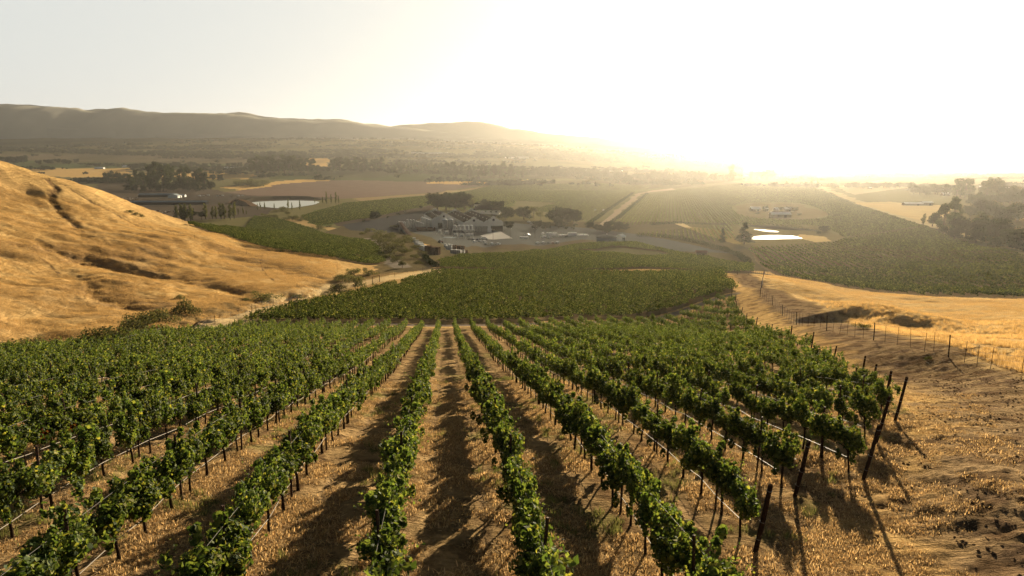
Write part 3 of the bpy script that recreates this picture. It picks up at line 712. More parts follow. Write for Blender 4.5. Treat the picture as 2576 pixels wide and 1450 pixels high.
for i in np.where(isnear)[0]:
    k = int(vines[i, 0]); j = cnt.get(k, 0); cnt[k] = j + 1
    vi = int(rng.integers(NV)); x, y = vines[i, 1], vines[i, 2]
    if vi in (3, 9) and (VD[i] < 24 or rng.random() < (.85 if k > -2 else .2)): vi = 5
    root = empty('grapevine', (x, y, zv[i] - .02), rang + (math.pi if rng.random() < .5 else 0) + rng.normal(0, .04))
    weak = rng.random() < .07; root.scale = (.72, .7, .78) if weak else (1, rng.uniform(.8, 1.15), rng.uniform(.86, 1.1))
    kindw = 'leafy grapevine with a red patch' if vi in (3, 9) else ('bushy green grapevine' if vi % 2 else 'trellised green grapevine')
    tag(root, f'{kindw}, {ordw(j)} in the {row_words(k)}', 'grapevine', 'grapevines nearest the camera')
    link(bpy.data.objects.new('trunk', TRUNKS[int(rng.integers(5))]), root)
    link(bpy.data.objects.new('canopy', VINE_HI[vi]), root)
# the rest of the vineyard's vines in one object
midc = var_collection('vine_mid', [join_mesh('vine', VINE_MID[i], TRUNKS[i % 5]) for i in range(10)])
lowc = var_collection('vine_low', VINE_LOW)
rest = np.where(~isnear & ~miss & (vines[:, 2] > 4))[0]
def rows_in(poly, ang, sp, step, jit=.08):
    """points along parallel rows inside an outline"""
    P = np.array([p[:2] for p in poly]); d = np.array([math.cos(ang), math.sin(ang)]); nrm = np.array([-d[1], d[0]])
    s = P @ d; t = P @ nrm; S, T = np.meshgrid(np.arange(s.min(), s.max(), step), np.arange(t.min(), t.max(), sp))
    S = S + rng.normal(0, jit * step, S.shape); X = S * d[0] + T * nrm[0]; Y = S * d[1] + T * nrm[1]; X = X.ravel(); Y = Y.ravel()
    m = in_poly(X, Y, [tuple(p) for p in P]); return X[m], Y[m]
def scat(name, X, Y, ang, coll, nvar, label, s=(1, 1, 1), dz=-.02, cat='vineyard', sj=.14):
    k_ = (rng.random(len(X)) > .04) & (fbm(X / 9 + 3, Y / 9, 3) > -1.05); X, Y = X[k_], Y[k_]; n = len(X); Z = gz(X, Y) + dz; rot = np.zeros((n, 3)); rot[:, 2] = ang + rng.normal(0, .12, n) + math.pi * rng.integers(0, 2, n)
    sc = np.array(s)[None] * rng.uniform(1 - sj, 1 + sj, (n, 3)); return gn_scatter(name, np.stack([X, Y, Z], 1), rot, sc, rng.integers(0, nvar, n), coll, label, cat)
scat('grapevines', vines[rest, 1], vines[rest, 2], rang, midc, 10, 'green vine rows fanning away down the slope toward the dirt road', sj=.1)
b2ang = R(5); X, Y = rows_in(BLOCK2, b2ang, 2.9, 1.35)
scat('vineyard_block', X, Y, b2ang, lowc, 8, 'dense green vine block between the dirt road and the thin dark gap', (1, 1.25, 1.05))
X, Y = rows_in(BLOCK3, b2ang, 2.8, 1.5); mb_ = ~in_poly(X, Y, BLOCK3_BARE)
scat('vineyard_block', X[mb_], Y[mb_], b2ang, lowc, 8, 'green vine block just below the winery yard, behind the thin dark gap', (1.1, 1.7, 1.05))
X, Y = rows_in(SIDE, R(-20), 2.6, 1.5)
scat('vineyard_block', X, Y, R(-20), lowc, 8, 'dark green vine block in the side valley behind the golden hill', (1.1, 1.8, 1.05))

# ------------------------------------------------------------------ stakes, end posts, wires and drip hoses
def stake_mesh(h, r, m): 
    b = MB(); b.box((0, 0, h / 2 - .15), (r * 2, r * 1.2, h + .3), m); b.box((r * .9, 0, h / 2 - .15), (r * .5, r * 3, h + .28), m); return b.mesh('stake')
def post_mesh(h, r):
    b = MB(); b.tube([(0, 0, -.3), (.01, 0, h * .5), (0, .01, h - .03), (0, .01, h)], [r, r * .97, r * .93, r * .8], M_POST, 10)
    for z in (.45, 1.0, h - .18): b.tube([(0, 0, z), (0, 0, z + .02)], r * 1.06, M_WIRE, 10)
    return b.mesh('post')
SM = stake_mesh(2.0, .022, M_STAKE); PM = post_mesh(2.15, .065)
for k in range(-8, 8):
    y0, y1 = ROWS[k]; y = y0 + 1.7; j = 0
    while y < min(y1, 62 if abs(k) < 5 else 40):
        x = row_x(k, y)
        if math.hypot(x, y) > 11 and abs(math.degrees(math.atan2(x, y))) < 42:
            o = bpy.data.objects.new('trellis_stake', SM); COL.objects.link(o); o.location = (x, y, gz1(x, y)); o.rotation_euler = (rng.normal(0, .03), rng.normal(0, .03), rang)
            tag(o, f'thin rusty steel trellis stake, {ordw(j)} one along the {row_words(k)}', 'trellis stake', 'steel stakes in the vine rows'); j += 1
        y += 5.6
for k in NEAR_END:
    y = NEAR_END[k]; x = row_x(k, y); o = bpy.data.objects.new('end_post', PM); COL.objects.link(o)
    tl = .16 + .05 * rng.random()
    o.location = (x, y, gz1(x, y)); o.rotation_euler = (tl, .06 if k < 7 else rng.normal(0, .05), 0); o.scale = (1, 1, 1.0 + rng.uniform(-.04, .06))
    tag(o, f'dark end post leaning outward at the {row_words(k)}' if k <= 10 else f'dark end post, {ordw(k - 11)} one beyond the tenth row', 'post', 'wooden end posts of the vine rows')
def line_along(k, ya, yb, z, sag, r, m, wob=.02, step=1.5):
    pts = []; y = ya; i = 0
    while y < yb:
        x = row_x(k, y); pts.append((x + rng.normal(0, wob * .5), y, gz1(x, y) + z + rng.normal(0, wob) - (sag if i % 2 else 0))); y += step; i += 1
    b = MB(); b.tube(pts, r, m, 5); return b
for k in range(-9, 8):
    y0, y1 = ROWS[k]; ya = max(y0 + .1, 5); yb = min(y1, 70)
    b = line_along(k, ya, yb, .48, .03, .009, M_HOSE, .03); o = b.build('drip_hose')
    tag(o, f'pale drip hose strung low along the {row_words(k)}', 'hose', 'drip irrigation hoses')
    for zz in (1.12, 1.62):
        b = line_along(k, ya, min(yb, 40), zz, 0, .0035, M_WIRE, .0, 5.6); 
        o = b.build('trellis_wire'); tag(o, f'{"upper" if zz > 1.5 else "lower"} steel trellis wire of the {row_words(k)}', 'wire', 'trellis wires')
# two vines' worth of hose hang free at the headland
# ------------------------------------------------------------------ clods and stones on the headland
def clod(seed):
    rs = np.random.default_rng(seed); b = MB(); b.lathe([(.0, -.02), (.05 * rs.uniform(.8, 1.2), .0), (.06, .03), (.035, .06), (0, .07)], M_CLOD, seg=7)
    b.V = [tuple(np.array(v) * (1 + rs.normal(0, .16, 3))) for v in b.V]; return b.mesh('clod')
M_CLOD = mat('dry_clod', (.21, .135, .075), .95, noise=(9, (.12, .075, .04)))
clc = var_collection('clods', [clod(i) for i in range(6)])
n = 15000; a = rng.uniform(R(10), R(41), n); r = np.sqrt(rng.uniform(9.5 ** 2, 60 ** 2, n)); X = np.sin(a) * r; Y = np.cos(a) * r
D_, T_ = seg_dist(X, Y, TRACK); keep = (D_ < 8) & (fbm(X / 1.6, Y / 1.1, 4) > .05); X, Y = X[keep], Y[keep]; n = len(X)
rot = np.zeros((n, 3)); rot[:, 2] = rng.uniform(0, 6.3, n); s_ = (rng.uniform(.25, 1.0, n) ** 3 * 1.0 + .1)[:, None] * np.array([[1, 1, .7]])
gn_scatter('dirt_clods', np.stack([X, Y, gz(X, Y)], 1), rot, s_, rng.integers(0, 6, n), clc, 'dry brown clods and pebbles strewn over the headland track', 'clods')
# ------------------------------------------------------------------ dry grass
def tuft_mesh(seed, n, h, m, spread=.12, lay=.8):
    rs = np.random.default_rng(seed); V = []; F = []
    a = rs.uniform(0, 2 * np.pi, n); r = spread * np.sqrt(rs.random(n)); base = np.stack([np.cos(a) * r, np.sin(a) * r, np.full(n, -.01)], 1)
    d = rs.uniform(0, 2 * np.pi, n); l = lay * rs.random(n); hh = h * rs.uniform(.5, 1.2, n)
    dirv = np.stack([np.cos(d) * np.sin(l), np.sin(d) * np.sin(l), np.cos(l)], 1); side = np.stack([-np.sin(d), np.cos(d), np.zeros(n)], 1) * (.007 * rs.uniform(.6, 1.3, n))[:, None]
    mid = base + dirv * (hh * .55)[:, None]; tip = base + dirv * hh[:, None]; tip[:, 2] -= hh * .25 * l
    V = np.stack([base - side, base + side, mid + side * .8, mid - side * .8, tip], 1).reshape(-1, 3); o = np.arange(n)[:, None] * 5
    return mesh_np('tuft', V, [o + np.array([[0, 1, 2, 3]]), o + np.array([[3, 2, 4]])], m)
tc = var_collection('straw', [tuft_mesh(i, 30, .15, M_STRAW, .17, 1.5) for i in range(7)])
n = 95000; a = rng.uniform(R(-42), R(42), n); r = np.sqrt(rng.uniform(9.5 ** 2, 48 ** 2, n)); 
X = np.sin(a) * r; Y = np.cos(a) * r; cl = fbm(X / 1.3, Y / 1.3, 3)
D_, T_ = seg_dist(X, Y, TRACK); ik = (X - (0.67 - .1 * (Y - 11))) / ROW_SP; ir = np.abs(ik - np.round(ik)) * ROW_SP
keep = (cl + .5 * fbm(X / .45, Y / .45, 2) > -.15 + .75 * np.exp(-((ir - .82) / .16) ** 2)) & (rng.random(n) < np.clip(22 / r, .2, 1)) & (D_ > 2.4 * (1 + .5 * fbm(X / 3, Y / 3, 2)))
keep &= (rng.random(n) < np.where(D_ < 6, .35, 1))
X, Y = X[keep], Y[keep]; n = len(X); rot = np.zeros((n, 3)); rot[:, 2] = rng.uniform(0, 6.3, n); s_ = rng.uniform(.5, 1.5, n)[:, None] * np.array([[1.25, 1.25, .55]])
gn_scatter('dry_grass', np.stack([X, Y, gz(X, Y)], 1), rot, s_, rng.integers(0, 7, n), tc, 'mown straw-coloured grass lying between the near vine rows', 'dry grass')
wc = var_collection('weed', [tuft_mesh(40 + i, 40, .22, M_GREENGR, .16, .9) for i in range(4)])
n = 5200; a = rng.uniform(R(-42), R(42), n); r = np.sqrt(rng.uniform(10 ** 2, 50 ** 2, n)); X = np.sin(a) * r; Y = np.cos(a) * r
keep = (fbm(X / 2.2 + 30, Y / 2.2, 4) > .42) & in_poly(X, Y, BLOCK1); X, Y = X[keep], Y[keep]; n = len(X)
rot = np.zeros((n, 3)); rot[:, 2] = rng.uniform(0, 6.3, n); s_ = rng.uniform(.6, 1.3, n)[:, None] * np.ones((1, 3))
gn_scatter('weeds', np.stack([X, Y, gz(X, Y)], 1), rot, s_, rng.integers(0, 4, n), wc, 'low green weeds among the dry grass of the alleys', 'weeds')
# tall pasture grass past the headland track and on the strip left of the vines
tg = var_collection('tall', [tuft_mesh(60 + i, 34, .42, M_PGRASS, .22, .8) for i in range(5)])
n = 60000; a = rng.uniform(R(8), R(40), n); r = np.sqrt(rng.uniform(25 ** 2, 150 ** 2, n)); X = np.sin(a) * r; Y = np.cos(a) * r
D_, T_ = seg_dist(X, Y, TRACK); right = X > np.interp(Y, [p[1] for p in TRACK], [p[0] for p in TRACK]) + 4
keep = right & (fbm(X / 5, Y / 5, 3) > -.5) & (rng.random(n) < np.clip(60 / r, .1, 1) ** 1.5 * sstep(150, 90, r)); X, Y = X[keep], Y[keep]
X2, Y2 = X, Y; n = len(X2); rot = np.zeros((n, 3)); rot[:, 2] = rng.uniform(0, 6.3, n); s_ = rng.uniform(.6, 1.2, n)[:, None] * np.ones((1, 3))
hc = var_collection('hill', [tuft_mesh(80 + i, 16, .55, M_HGRASS, .55, 1.1) for i in range(5)])
for m_ in hc.objects: m_.data.transform(Matrix.Diagonal((1, 1, 1, 1)))
def cover(name, n, a0, a1, r0, r1, test, size, label):
    a = rng.uniform(R(a0), R(a1), n); r = np.sqrt(rng.uniform(r0 ** 2, r1 ** 2, n)); X = np.sin(a) * r; Y = np.cos(a) * r; k = test(X, Y); X, Y = X[k], Y[k]; n = len(X); Z = gz(X, Y)
    rot = np.zeros((n, 3)); rot[:, 2] = rng.uniform(0, 6.3, n); s_ = (size * rng.uniform(.5, 1.4, n) ** 1.3)[:, None] * np.array([[1.5, 1.5, .75]])
    gn_scatter(name, np.stack([X, Y, Z - .03], 1), rot, s_, rng.integers(0, 5, n), hc, label, 'dry grass')
LFX = lambda Y: np.interp(Y, [60, 100, 128, 200, 262, 330], [-62, -64, -70, -60, -66, -90])
cover('hill_grass', 150000, -41, -8, 95, 335, lambda X, Y: (X < LFX(Y)) & (fbm(X / 6, Y / 3, 3) > -.35), 1.0, 'tufted dry grass covering the golden hill on the left')
cover('knoll_grass', 60000, 14, 41, 90, 300, lambda X, Y: (X > np.interp(Y, [8, 60, 132, 240], [24, 40, 58, 86])) & (fbm(X / 6, Y / 3, 3) > -.35) & ~in_poly(X, Y, VRP), .8, 'tufted dry grass over the pale knoll below the broad vineyard')
gn_scatter('pasture_grass', np.stack([X2, Y2, gz(X2, Y2)], 1), rot, s_, rng.integers(0, 5, n), tg, 'tall golden pasture grass behind the wire fence on the knoll', 'dry grass')
# ------------------------------------------------------------------ valley vineyards, all planted on one grid
GRID = R(77)
HEDGE = []
for i in range(6):
    rs = np.random.default_rng(700 + i)
    bl = [(x, rs.normal(0, .05), rs.uniform(.95, 1.25), .75, .26, rs.uniform(.38, .55)) for x in np.linspace(-1.3, 1.3, 5)]
    C, Nn = blob_points(bl, 110, rs, .35); V, F = leaf_cloud(C, Nn, .46, rs, 'quad'); HEDGE.append(mesh_np('hedge_piece', V, F, M_VINEF))
hcol = var_collection('vine_far', HEDGE)
def noise_edge(pts, k=3, amp=.012):
    P = [np.array(p[:2]) for p in pts]
    for _ in range(k): P = [q for a, b in zip(P, P[1:] + P[:1]) for q in (a * .75 + b * .25, a * .25 + b * .75)]
    c = sum(P) / len(P); rs = np.random.default_rng(len(P)); return [tuple(c + (p - c) * (1 + rs.normal(0, amp))) for p in P]
FARM = VP((1830,520),(1900,509),(2030,512),(2100,545),(2040,556),(1870,552)); POND_A = VP((1845,580),(1890,566),(2060,570),(2125,600),(2095,616),(1885,622),(1850,606))
def gp2(*pts): return [tuple(G(x, y))[:2] for x, y in pts]
V_R = gp2((1880,624),(2095,614),(2125,602),(2330,573),(2576,646)) + [(470, 400), (330, 250)] + gp2((2560,750),(2350,745),(2100,719),(1960,693),(1900,655))
V_M = VP((1535,573),(1622,492),(1700,480),(1900,462),(2045,472),(2150,514),(2325,570),(2125,600),(2090,580),(2040,568),(1860,568),(1800,562),(1700,560))
V_C = VP((1602,592),(1650,585),(1745,577),(1840,567),(1850,600),(1800,612),(1640,600))
V_L = VP((1482,568),(1590,490),(1640,472),(1500,462),(1240,472),(1100,492),(1290,506),(1400,512),(1330,530),(1460,548))
V_G = VP((755,545),(870,512),(1100,492),(1300,508),(1250,530),(1080,517),(940,548),(850,562),(800,572))
V_F = VP((640,438),(880,420),(1150,432),(1120,452),(860,451))
for nm_, poly, lab, holes, sc_ in (
    ('vineyard_block', V_R, 'broad vineyard of parallel rows below the oval pond and the golden knoll', (POND_A,), (1, 1, 1)),
    ('vineyard_block', V_M, 'hazy vineyard rows surrounding the white-roofed farmstead beyond the oval pond', (FARM, POND_A), (1.15, 1, 1)),
    ('vineyard_block', V_C, 'small vine block between the curved hedge and the far tree line by the tall fir', (), (1, 1, 1)),
    ('vineyard_block', V_L, 'pale golden vineyard rows left of the straight valley road', (), (1.15, .9, .9)),
    ('vineyard_block', V_G, 'green vineyard behind the winery between ploughed field and oak trees', (), (1.15, 1.2, 1))):
    X, Y = rows_in(poly, GRID, 3.9, 3.0 * sc_[0], .05); k = np.ones(len(X), bool)
    for h_ in holes: k &= ~in_poly(X, Y, noise_edge(h_, 2, 0))
    X, Y = X[k], Y[k]; n = len(X); rot = np.zeros((n, 3)); rot[:, 2] = GRID + math.pi * rng.integers(0, 2, n)
    s = np.array(sc_)[None] * rng.uniform(.88, 1.12, (n, 3)); gn_scatter(nm_, np.stack([X, Y, gz(X, Y) - .02], 1), rot, s, rng.integers(0, 6, n), hcol, lab, 'vineyard')

# ------------------------------------------------------------------ trees
def crown_mesh(seed, blobs_fn, n, size, m):
    rs = np.random.default_rng(seed); bl = blobs_fn(rs); C, Nn = blob_points(bl, n, rs, .55); V, F = leaf_cloud(C, Nn, size, rs, 'quad', .1)
    return mesh_np('crown', V, F, m), bl
def trunk_to(bl, h0, r, rs, every=1):
    b = MB(); cx = np.mean([q[0] for q in bl]); cyy = np.mean([q[1] for q in bl])
    b.tube([(0, 0, -.5), (cx * .1, cyy * .1, h0 * .5), (cx * .4, cyy * .4, h0), (cx, cyy, h0 * 1.7)], [r * 1.25, r, r * .8, r * .35], M_TBARK, 8)
    for q in bl[::every]:
        b.tube([(cx * .3, cyy * .3, h0 * .9), ((q[0] + cx * .4) / 2, (q[1] + cyy * .4) / 2, (q[2] + h0) / 2 + .2), (q[0], q[1], q[2])], [r * .5, r * .3, r * .12], M_TBARK, 5)
    return b.mesh('trunk')
def f_oak(rs):   # 10 m
    out = []
    for i in range(22):
        a = rs.uniform(0, 6.28); d = 4.0 * math.sqrt(rs.random()); z = rs.uniform(2.4, 8.5) - max(d - 2.5, 0) * .3; out.append((math.cos(a) * d, math.sin(a) * d, z, rs.uniform(1.5, 2.6), rs.uniform(1.5, 2.6), rs.uniform(1.1, 1.9)))
    return out
def f_euc(rs):   # 24 m
    out = []; 
    for i in range(24):
        z = rs.uniform(3, 22.5); w = 3.6 * (1 - abs(z - 12) / 16); a = rs.uniform(0, 6.28); out.append((math.cos(a) * w, math.sin(a) * w, z, rs.uniform(1.4, 2.7), rs.uniform(1.4, 2.7), rs.uniform(1.2, 2.4)))
    return out
def f_pop(rs):   # 12 m
    return [(rs.normal(0, .25), rs.normal(0, .25), z, .95 * (1 - abs(z - 5.5) / 9), .95 * (1 - abs(z - 5.5) / 9), 1.1) for z in np.linspace(2.4, 11.2, 9)]
def f_bush(rs):  # 4 m
    return [(rs.normal(0, 1.1), rs.normal(0, 1.1), rs.uniform(.4, 2.7), rs.uniform(.8, 1.3), rs.uniform(.8, 1.3), rs.uniform(.7, 1.1)) for i in range(12)]
def f_small(rs): # 6 m
    return [(rs.normal(0, 1.2), rs.normal(0, 1.2), rs.uniform(2.7, 5.0), rs.uniform(.9, 1.4), rs.uniform(.9, 1.4), rs.uniform(.7, 1.1)) for i in range(9)]
def f_fir(rs):   # 14 m
    out = []
    for z in np.linspace(1.6, 13.4, 13):
        w = 3.1 * (1 - z / 14.6) + .15
        for a in rs.uniform(0, 6.28, 4): out.append((math.cos(a) * w * .7, math.sin(a) * w * .7, z, w * .5 + .25, w * .5 + .25, .55))
    return out
KINDS_ = {'oak': (f_oak, 2.4, .38, 10, 3400, .60, M_OAK, 3), 'euc': (f_euc, 7.0, .5, 24, 3000, .95, M_EUC, 3), 'pop': (f_pop, 2.2, .16, 12, 900, .42, M_PALE, 2),
          'bush': (f_bush, .8, .10, 4, 2000, .24, M_BUSH, 2), 'small': (f_small, 2.0, .15, 6, 1300, .36, M_OAK, 2), 'fir': (f_fir, 3, .25, 14, 2600, .5, M_OAK, 9), 'pale': (f_small, 2.0, .15, 6, 1300, .36, M_BUSH, 2)}
TREES = {}
for kn, (fn, h0, r, H, n, sz, m, ev) in KINDS_.items():
    TREES[kn] = []
    for s in range(5 if kn in ('oak', 'euc', 'bush') else 3):
        cm, bl = crown_mesh(hash(kn) % 1 + len(kn) * 37 + s * 11 + H, fn, n, sz, m); tm = trunk_to(bl, h0, r, np.random.default_rng(s), ev); TREES[kn].append((cm, tm))
HT = {k: v[3] for k, v in KINDS_.items()}
def tree(kn, x, y, h, label, group=None, wide=1.0, name=None, z=None, cat=None):
    v = TREES[kn][int(rng.integers(len(TREES[kn])))]; s = h / HT[kn]
    nm = name or {'oak': 'oak_tree', 'euc': 'eucalyptus_tree', 'pop': 'poplar_tree', 'bush': 'bush', 'small': 'small_tree', 'fir': 'fir_tree', 'pale': 'small_tree'}[kn]
    o = empty(nm, (x, y, (gz1(x, y) if z is None else z)), rng.uniform(0, 6.28)); o.scale = (s * wide, s * wide, s)
    tag(o, label, cat or ('bush' if kn == 'bush' else 'tree'), group)
    link(bpy.data.objects.new('trunk' if kn != 'bush' else 'stems', v[1]), o); link(bpy.data.objects.new('crown', v[0]), o); return o
def tree_px(kn, px, py, hpx, label, group=None, wide=1.0, valley=False, **kw):
    x, y = VF(px, py) if valley else tuple(G(px, py))[:2]
    return tree(kn, x, y, hpx / FPX * y * 1.01, label, group, wide, **kw)
# bushes of the ravine, from the near end to the far end
BW = [(86,893,40,1.0,'pale thin bush at the near end of the ravine'), (277,882,52,1.15,'big rounded bush with pale twiggy top in the ravine, below the dark one'),
 (330,850,46,1.15,'large dark green bush at the middle of the ravine clump'), (368,836,42,1.1,'dark bush tucked behind the largest ravine bush'), (402,812,35,1.3,'greyish green bush uphill of the dark ravine bushes'),
 (466,790,34,1.1,'round isolated bush at the foot of the golden spur'), (664,757,24,1.6,'wide low bush where the fence path bends'), (620,760,12,1.5,'low scrubby bush left of the wide low one'),
 (744,752,11,1.6,'tiny flat bush beside the golden path'), (838,738,17,1.3,'small bright green bush before the slope oaks'), (856,735,21,1.3,'dark low bush next to the small bright green one'),
 (893,724,31,1.1,'round open bush standing alone by the far path'), (862,708,16,1.9,'spreading dark bush above the round open one'), (893,697,20,1.3,'bush at the head of the ravine, lower of a pair'),
 (928,693,17,1.4,'bush at the head of the ravine, upper of a pair'), (453,754,12,1.4,'small bush in the fold between the golden spurs')]
for px, py, h, w, lab in BW: tree_px('bush', px, py, h * (1.45 if px < 480 else 1.25), lab, 'bushes in the ravine', w)
for i, (px, py, w) in enumerate([(328,536,1.5), (342,540,1.8), (356,545,1.6)]): tree_px('bush', px, py, 9 - i, ['left', 'middle', 'right'][i] + ' one of three dark low bushes on the golden hill crest', 'bushes on the hill crest', w)
tree_px('bush', 706, 634, 10, 'dark bush where the golden hill meets the side vineyard', None, 2.2)
tree_px('bush', 2335, 905, 12, 'dark scrubby bush at the foot of the thick fence post', None, 1.3)
tree_px('bush', 2170, 828, 18, 'olive bush by the hollow behind the wire fence', None, 1.8)
for i, (px, py, h, k, lab) in enumerate([(992,640,36,'bush','big olive bush on the bank below the winery dock'), (1012,674,20,'pale','yellowish bush near the end of the golden path'), (966,622,24,'bush','dark bush beside the grey side track'),
  (975,606,22,'bush','dark bush above the grey side track'), (952,590,16,'bush','dark bush left of the winery ramp'), (1030,610,18,'bush','bush under the concrete dock'), (940,604,14,'bush','bush at the edge of the dark side vineyard')]):
    tree_px(k, px, py, h, lab, 'bushes on the bank', 1.4)

# trees around the winery
WT = [('oak',1100,528,33,'largest leftmost dark oak behind the winery roofs'),('oak',1122,529,34,'second dark oak behind the winery roofs'),('oak',1146,528,37,'tall middle dark oak behind the winery roofs'),('oak',1170,527,34,'dark oak beside the small tower'),
 ('pale',1186,527,24,'lighter loose tree between the dark oaks and the tower'),('oak',943,554,18,'round dark oak alone at the vineyard edge'),('small',915,562,9,'small dark tree left of the lone round oak'),('small',975,552,8,'small tree on the ramp bank, lowest'),
 ('small',1000,546,10,'small tree on the ramp bank, second'),('small',1018,540,9,'small tree on the ramp bank, third'),('small',1060,528,10,'small tree at the top of the ramp'),
 ('oak',1225,546,24,'tree pressed against the hip-roofed house, left one'),('oak',1250,549,28,'tree pressed against the hip-roofed house, right one'),('oak',1272,556,26,'tree behind the right gable of the hall'),
 ('small',1292,552,22,'flat tree right of the hall gable'),('oak',1318,555,26,'oak in the tree island before the pale vineyard, left'),('pale',1342,552,28,'open-crowned tree in the tree island'),('pale',1360,556,22,'thin tree at the right end of the tree island'),
 ('oak',1280,577,17,'low tree in front of the hall doorway'),('oak',1350,576,18,'low broad oak in the car park planting, left'),('oak',1372,578,17,'low broad oak in the car park planting, right'),
 ('oak',1395,562,28,'large round oak of the dark grove, left'),('oak',1418,560,31,'large round oak of the dark grove, middle'),('oak',1442,563,28,'large round oak of the dark grove, right'),('oak',1405,574,18,'lower oak before the dark grove'),
 ('small',1425,572,14,'small tree below the dark grove, left'),('small',1445,576,13,'small tree below the dark grove, middle'),('small',1424,580,9,'bushy little tree at the yard edge'),('small',1442,581,9,'second bushy little tree at the yard edge'),
 ('oak',1485,576,14,'oak at the left side of the road end'),('oak',1503,582,15,'dark oak behind the round tank, left'),('oak',1516,584,14,'dark oak behind the round tank, second'),('oak',1533,583,22,'tallest dark oak at the road end'),
 ('oak',1552,582,20,'dark oak right of the road end'),('oak',1528,590,13,'low dark oak directly above the tank dome'),('oak',1572,580,14,'outermost dark oak right of the road end'),
 ('fir',1872,615,50,'big dense fir beside the oval pond'),('fir',1817,613,37,'slim open fir left of the big dense fir')]
for kn, px, py, h, lab in WT: tree_px(kn, px, py, h * (1.28 if kn == 'oak' else 1.1), lab, 'trees around the winery', (1.2 if kn == 'oak' else 1.9 if (kn, px) == ('fir', 1872) else 1.0), valley=(py < 600))
for i, (px, py, h) in enumerate([(930,585,12),(948,600,14),(960,612,16),(985,596,15),(1005,618,20),(1018,640,18),(980,652,16),(1000,660,18),(1040,652,14),(1052,664,12),(1022,600,12),(972,640,14),(1044,628,13),(1060,640,12),(990,574,10),(912,590,9)]):
    tree_px('bush', px, py, h, f'olive scrub bush on the shaded bank below the ramp, {ordw(i)} going downhill' if i else 'olive scrub bush at the top of the shaded bank below the ramp', 'scrub on the bank', 1.6)
# hedge along the yard road
def hedge(pts, w, h, label, n_per=9.0):
    b = []; C = []; N2 = []; rs = np.random.default_rng(len(pts)); bl = []
    for (x0, y0), (x1, y1) in zip(pts[:-1], pts[1:]):
        L = math.hypot(x1 - x0, y1 - y0)
        for s in np.arange(0, L, w * .55): t = s / L; x = x0 + (x1 - x0) * t + rs.normal(0, w * .1); y = y0 + (y1 - y0) * t + rs.normal(0, w * .1); q = rs.uniform(.75, 1.2); bl.append((x, y, gz1(x, y) + h * .5 * q, w * .6 * q, w * .6 * q, h * .55 * q))
    C, Nn = blob_points(bl, int(len(bl) * n_per * 8), rs, .4); V, F = leaf_cloud(C, Nn, .5, rs, 'quad', .1)
    o = bpy.data.objects.new('hedge', mesh_np('hedge', V, F, M_OAK)); COL.objects.link(o); tag(o, label, 'hedge'); return o
hedge([tuple(G(x, y))[:2] for x, y in ((1605,596),(1660,597),(1720,606),(1770,617),(1820,632),(1862,650),(1885,664))], 3.6, 3.2, 'long dark hedge curving down beside the winery yard road')
hedge([VF(x, y) for x, y in ((1640,567),(1700,563),(1760,566),(1830,568))], 3.5, 2.6, 'broken line of hazy shrubs above the small vine block')
hedge([VF(x, y) for x, y in ((1478,568),(1530,530),(1592,487))], 5, 2.6, 'dark line of young trees along the left side of the valley road')
hedge([VF(x, y) for x, y in ((1528,570),(1580,530),(1628,488))], 5, 2.6, 'dark line of young trees along the right side of the valley road')
hedge([VF(x, y) for x, y in ((1950,574),(2000,578),(2050,584),(2080,584))], 5, 3.5, 'shrubby hedge line behind the oval pond')
hedge([tuple(G(x, y))[:2] for x, y in ((1068,650),(1082,664),(1096,672))], 2.2, 1.9, 'short bright vine hedge at the corner of the yard')

def band(kn, x0, x1, yb, hpx, n, label, group, jitter=3, wide=1.0, hj=.2):
    xs = np.linspace(x0, x1, n)
    for i, px in enumerate(xs):
        tree_px(kn, px + rng.normal(0, 2), yb + rng.normal(0, jitter * .4), hpx * rng.uniform(1 - hj, 1 + hj), f'{label}, {ordw(i) if i else "first"} from its left end', group, wide, valley=True)
band('euc', 330, 520, 478, 58, 13, 'tall eucalyptus of the grove behind the long barn', 'eucalyptus grove by the barns', 4, 1.0, .28)
band('oak', 322, 530, 481, 22, 12, 'round tree under the eucalyptus grove', 'trees under the eucalyptus grove', 3, 1.0)
band('small', 265, 320, 455, 22, 7, 'dark tree of the row by the gold field', 'trees beside the gold field')
band('oak', 535, 555, 457, 22, 2, 'dark round tree right of the eucalyptus grove', 'trees right of the grove', 1, .9)
band('euc', 632, 785, 435, 42, 12, 'big eucalyptus in the second grove beyond the ploughed field', 'second eucalyptus grove', 2, 1.35, .15)
band('euc', 835, 960, 431, 34, 12, 'eucalyptus in the third grove beyond the green field', 'third eucalyptus grove', 2, 1.3, .12)
band('euc', 965, 1110, 436, 24, 12, 'hazy tree between the third grove and the long wood', 'hazy trees beyond the fields', 4, 1.3, .3)
band('euc', 1115, 1320, 447, 34, 17, 'tall hazy tree of the long wood behind the pale field', 'long hazy wood', 4, 1.3, .2)
band('oak', 1330, 1560, 442, 18, 15, 'hazy tree along the far edge of the golden vineyard', 'far vineyard edge trees', 5, 1.1, .3)
band('oak', 1560, 1830, 454, 19, 16, 'glowing tree along the sunlit far hedge', 'sunlit far hedge trees', 3, 1.1, .3)
band('small', 1070, 1200, 462, 12, 12, 'bare little tree in the row on the bright strip', 'row of little trees', 1, 1.0, .2)
band('oak', 330, 480, 424, 13, 10, 'tree by the distant white houses', 'trees by distant houses', 4, 1.3, .3)
band('oak', 500, 620, 420, 11, 8, 'round tree in the distant orchard row', 'distant orchard row', 2, 1.2)
band('oak', 0, 60, 412, 18, 6, 'dark tree above the golden hill slope', 'trees above the hill slope', 4, 1.0)
band('oak', 100, 190, 414, 11, 7, 'tree by the far farm above the hill slope', 'trees by the far farm', 3, 1.1)
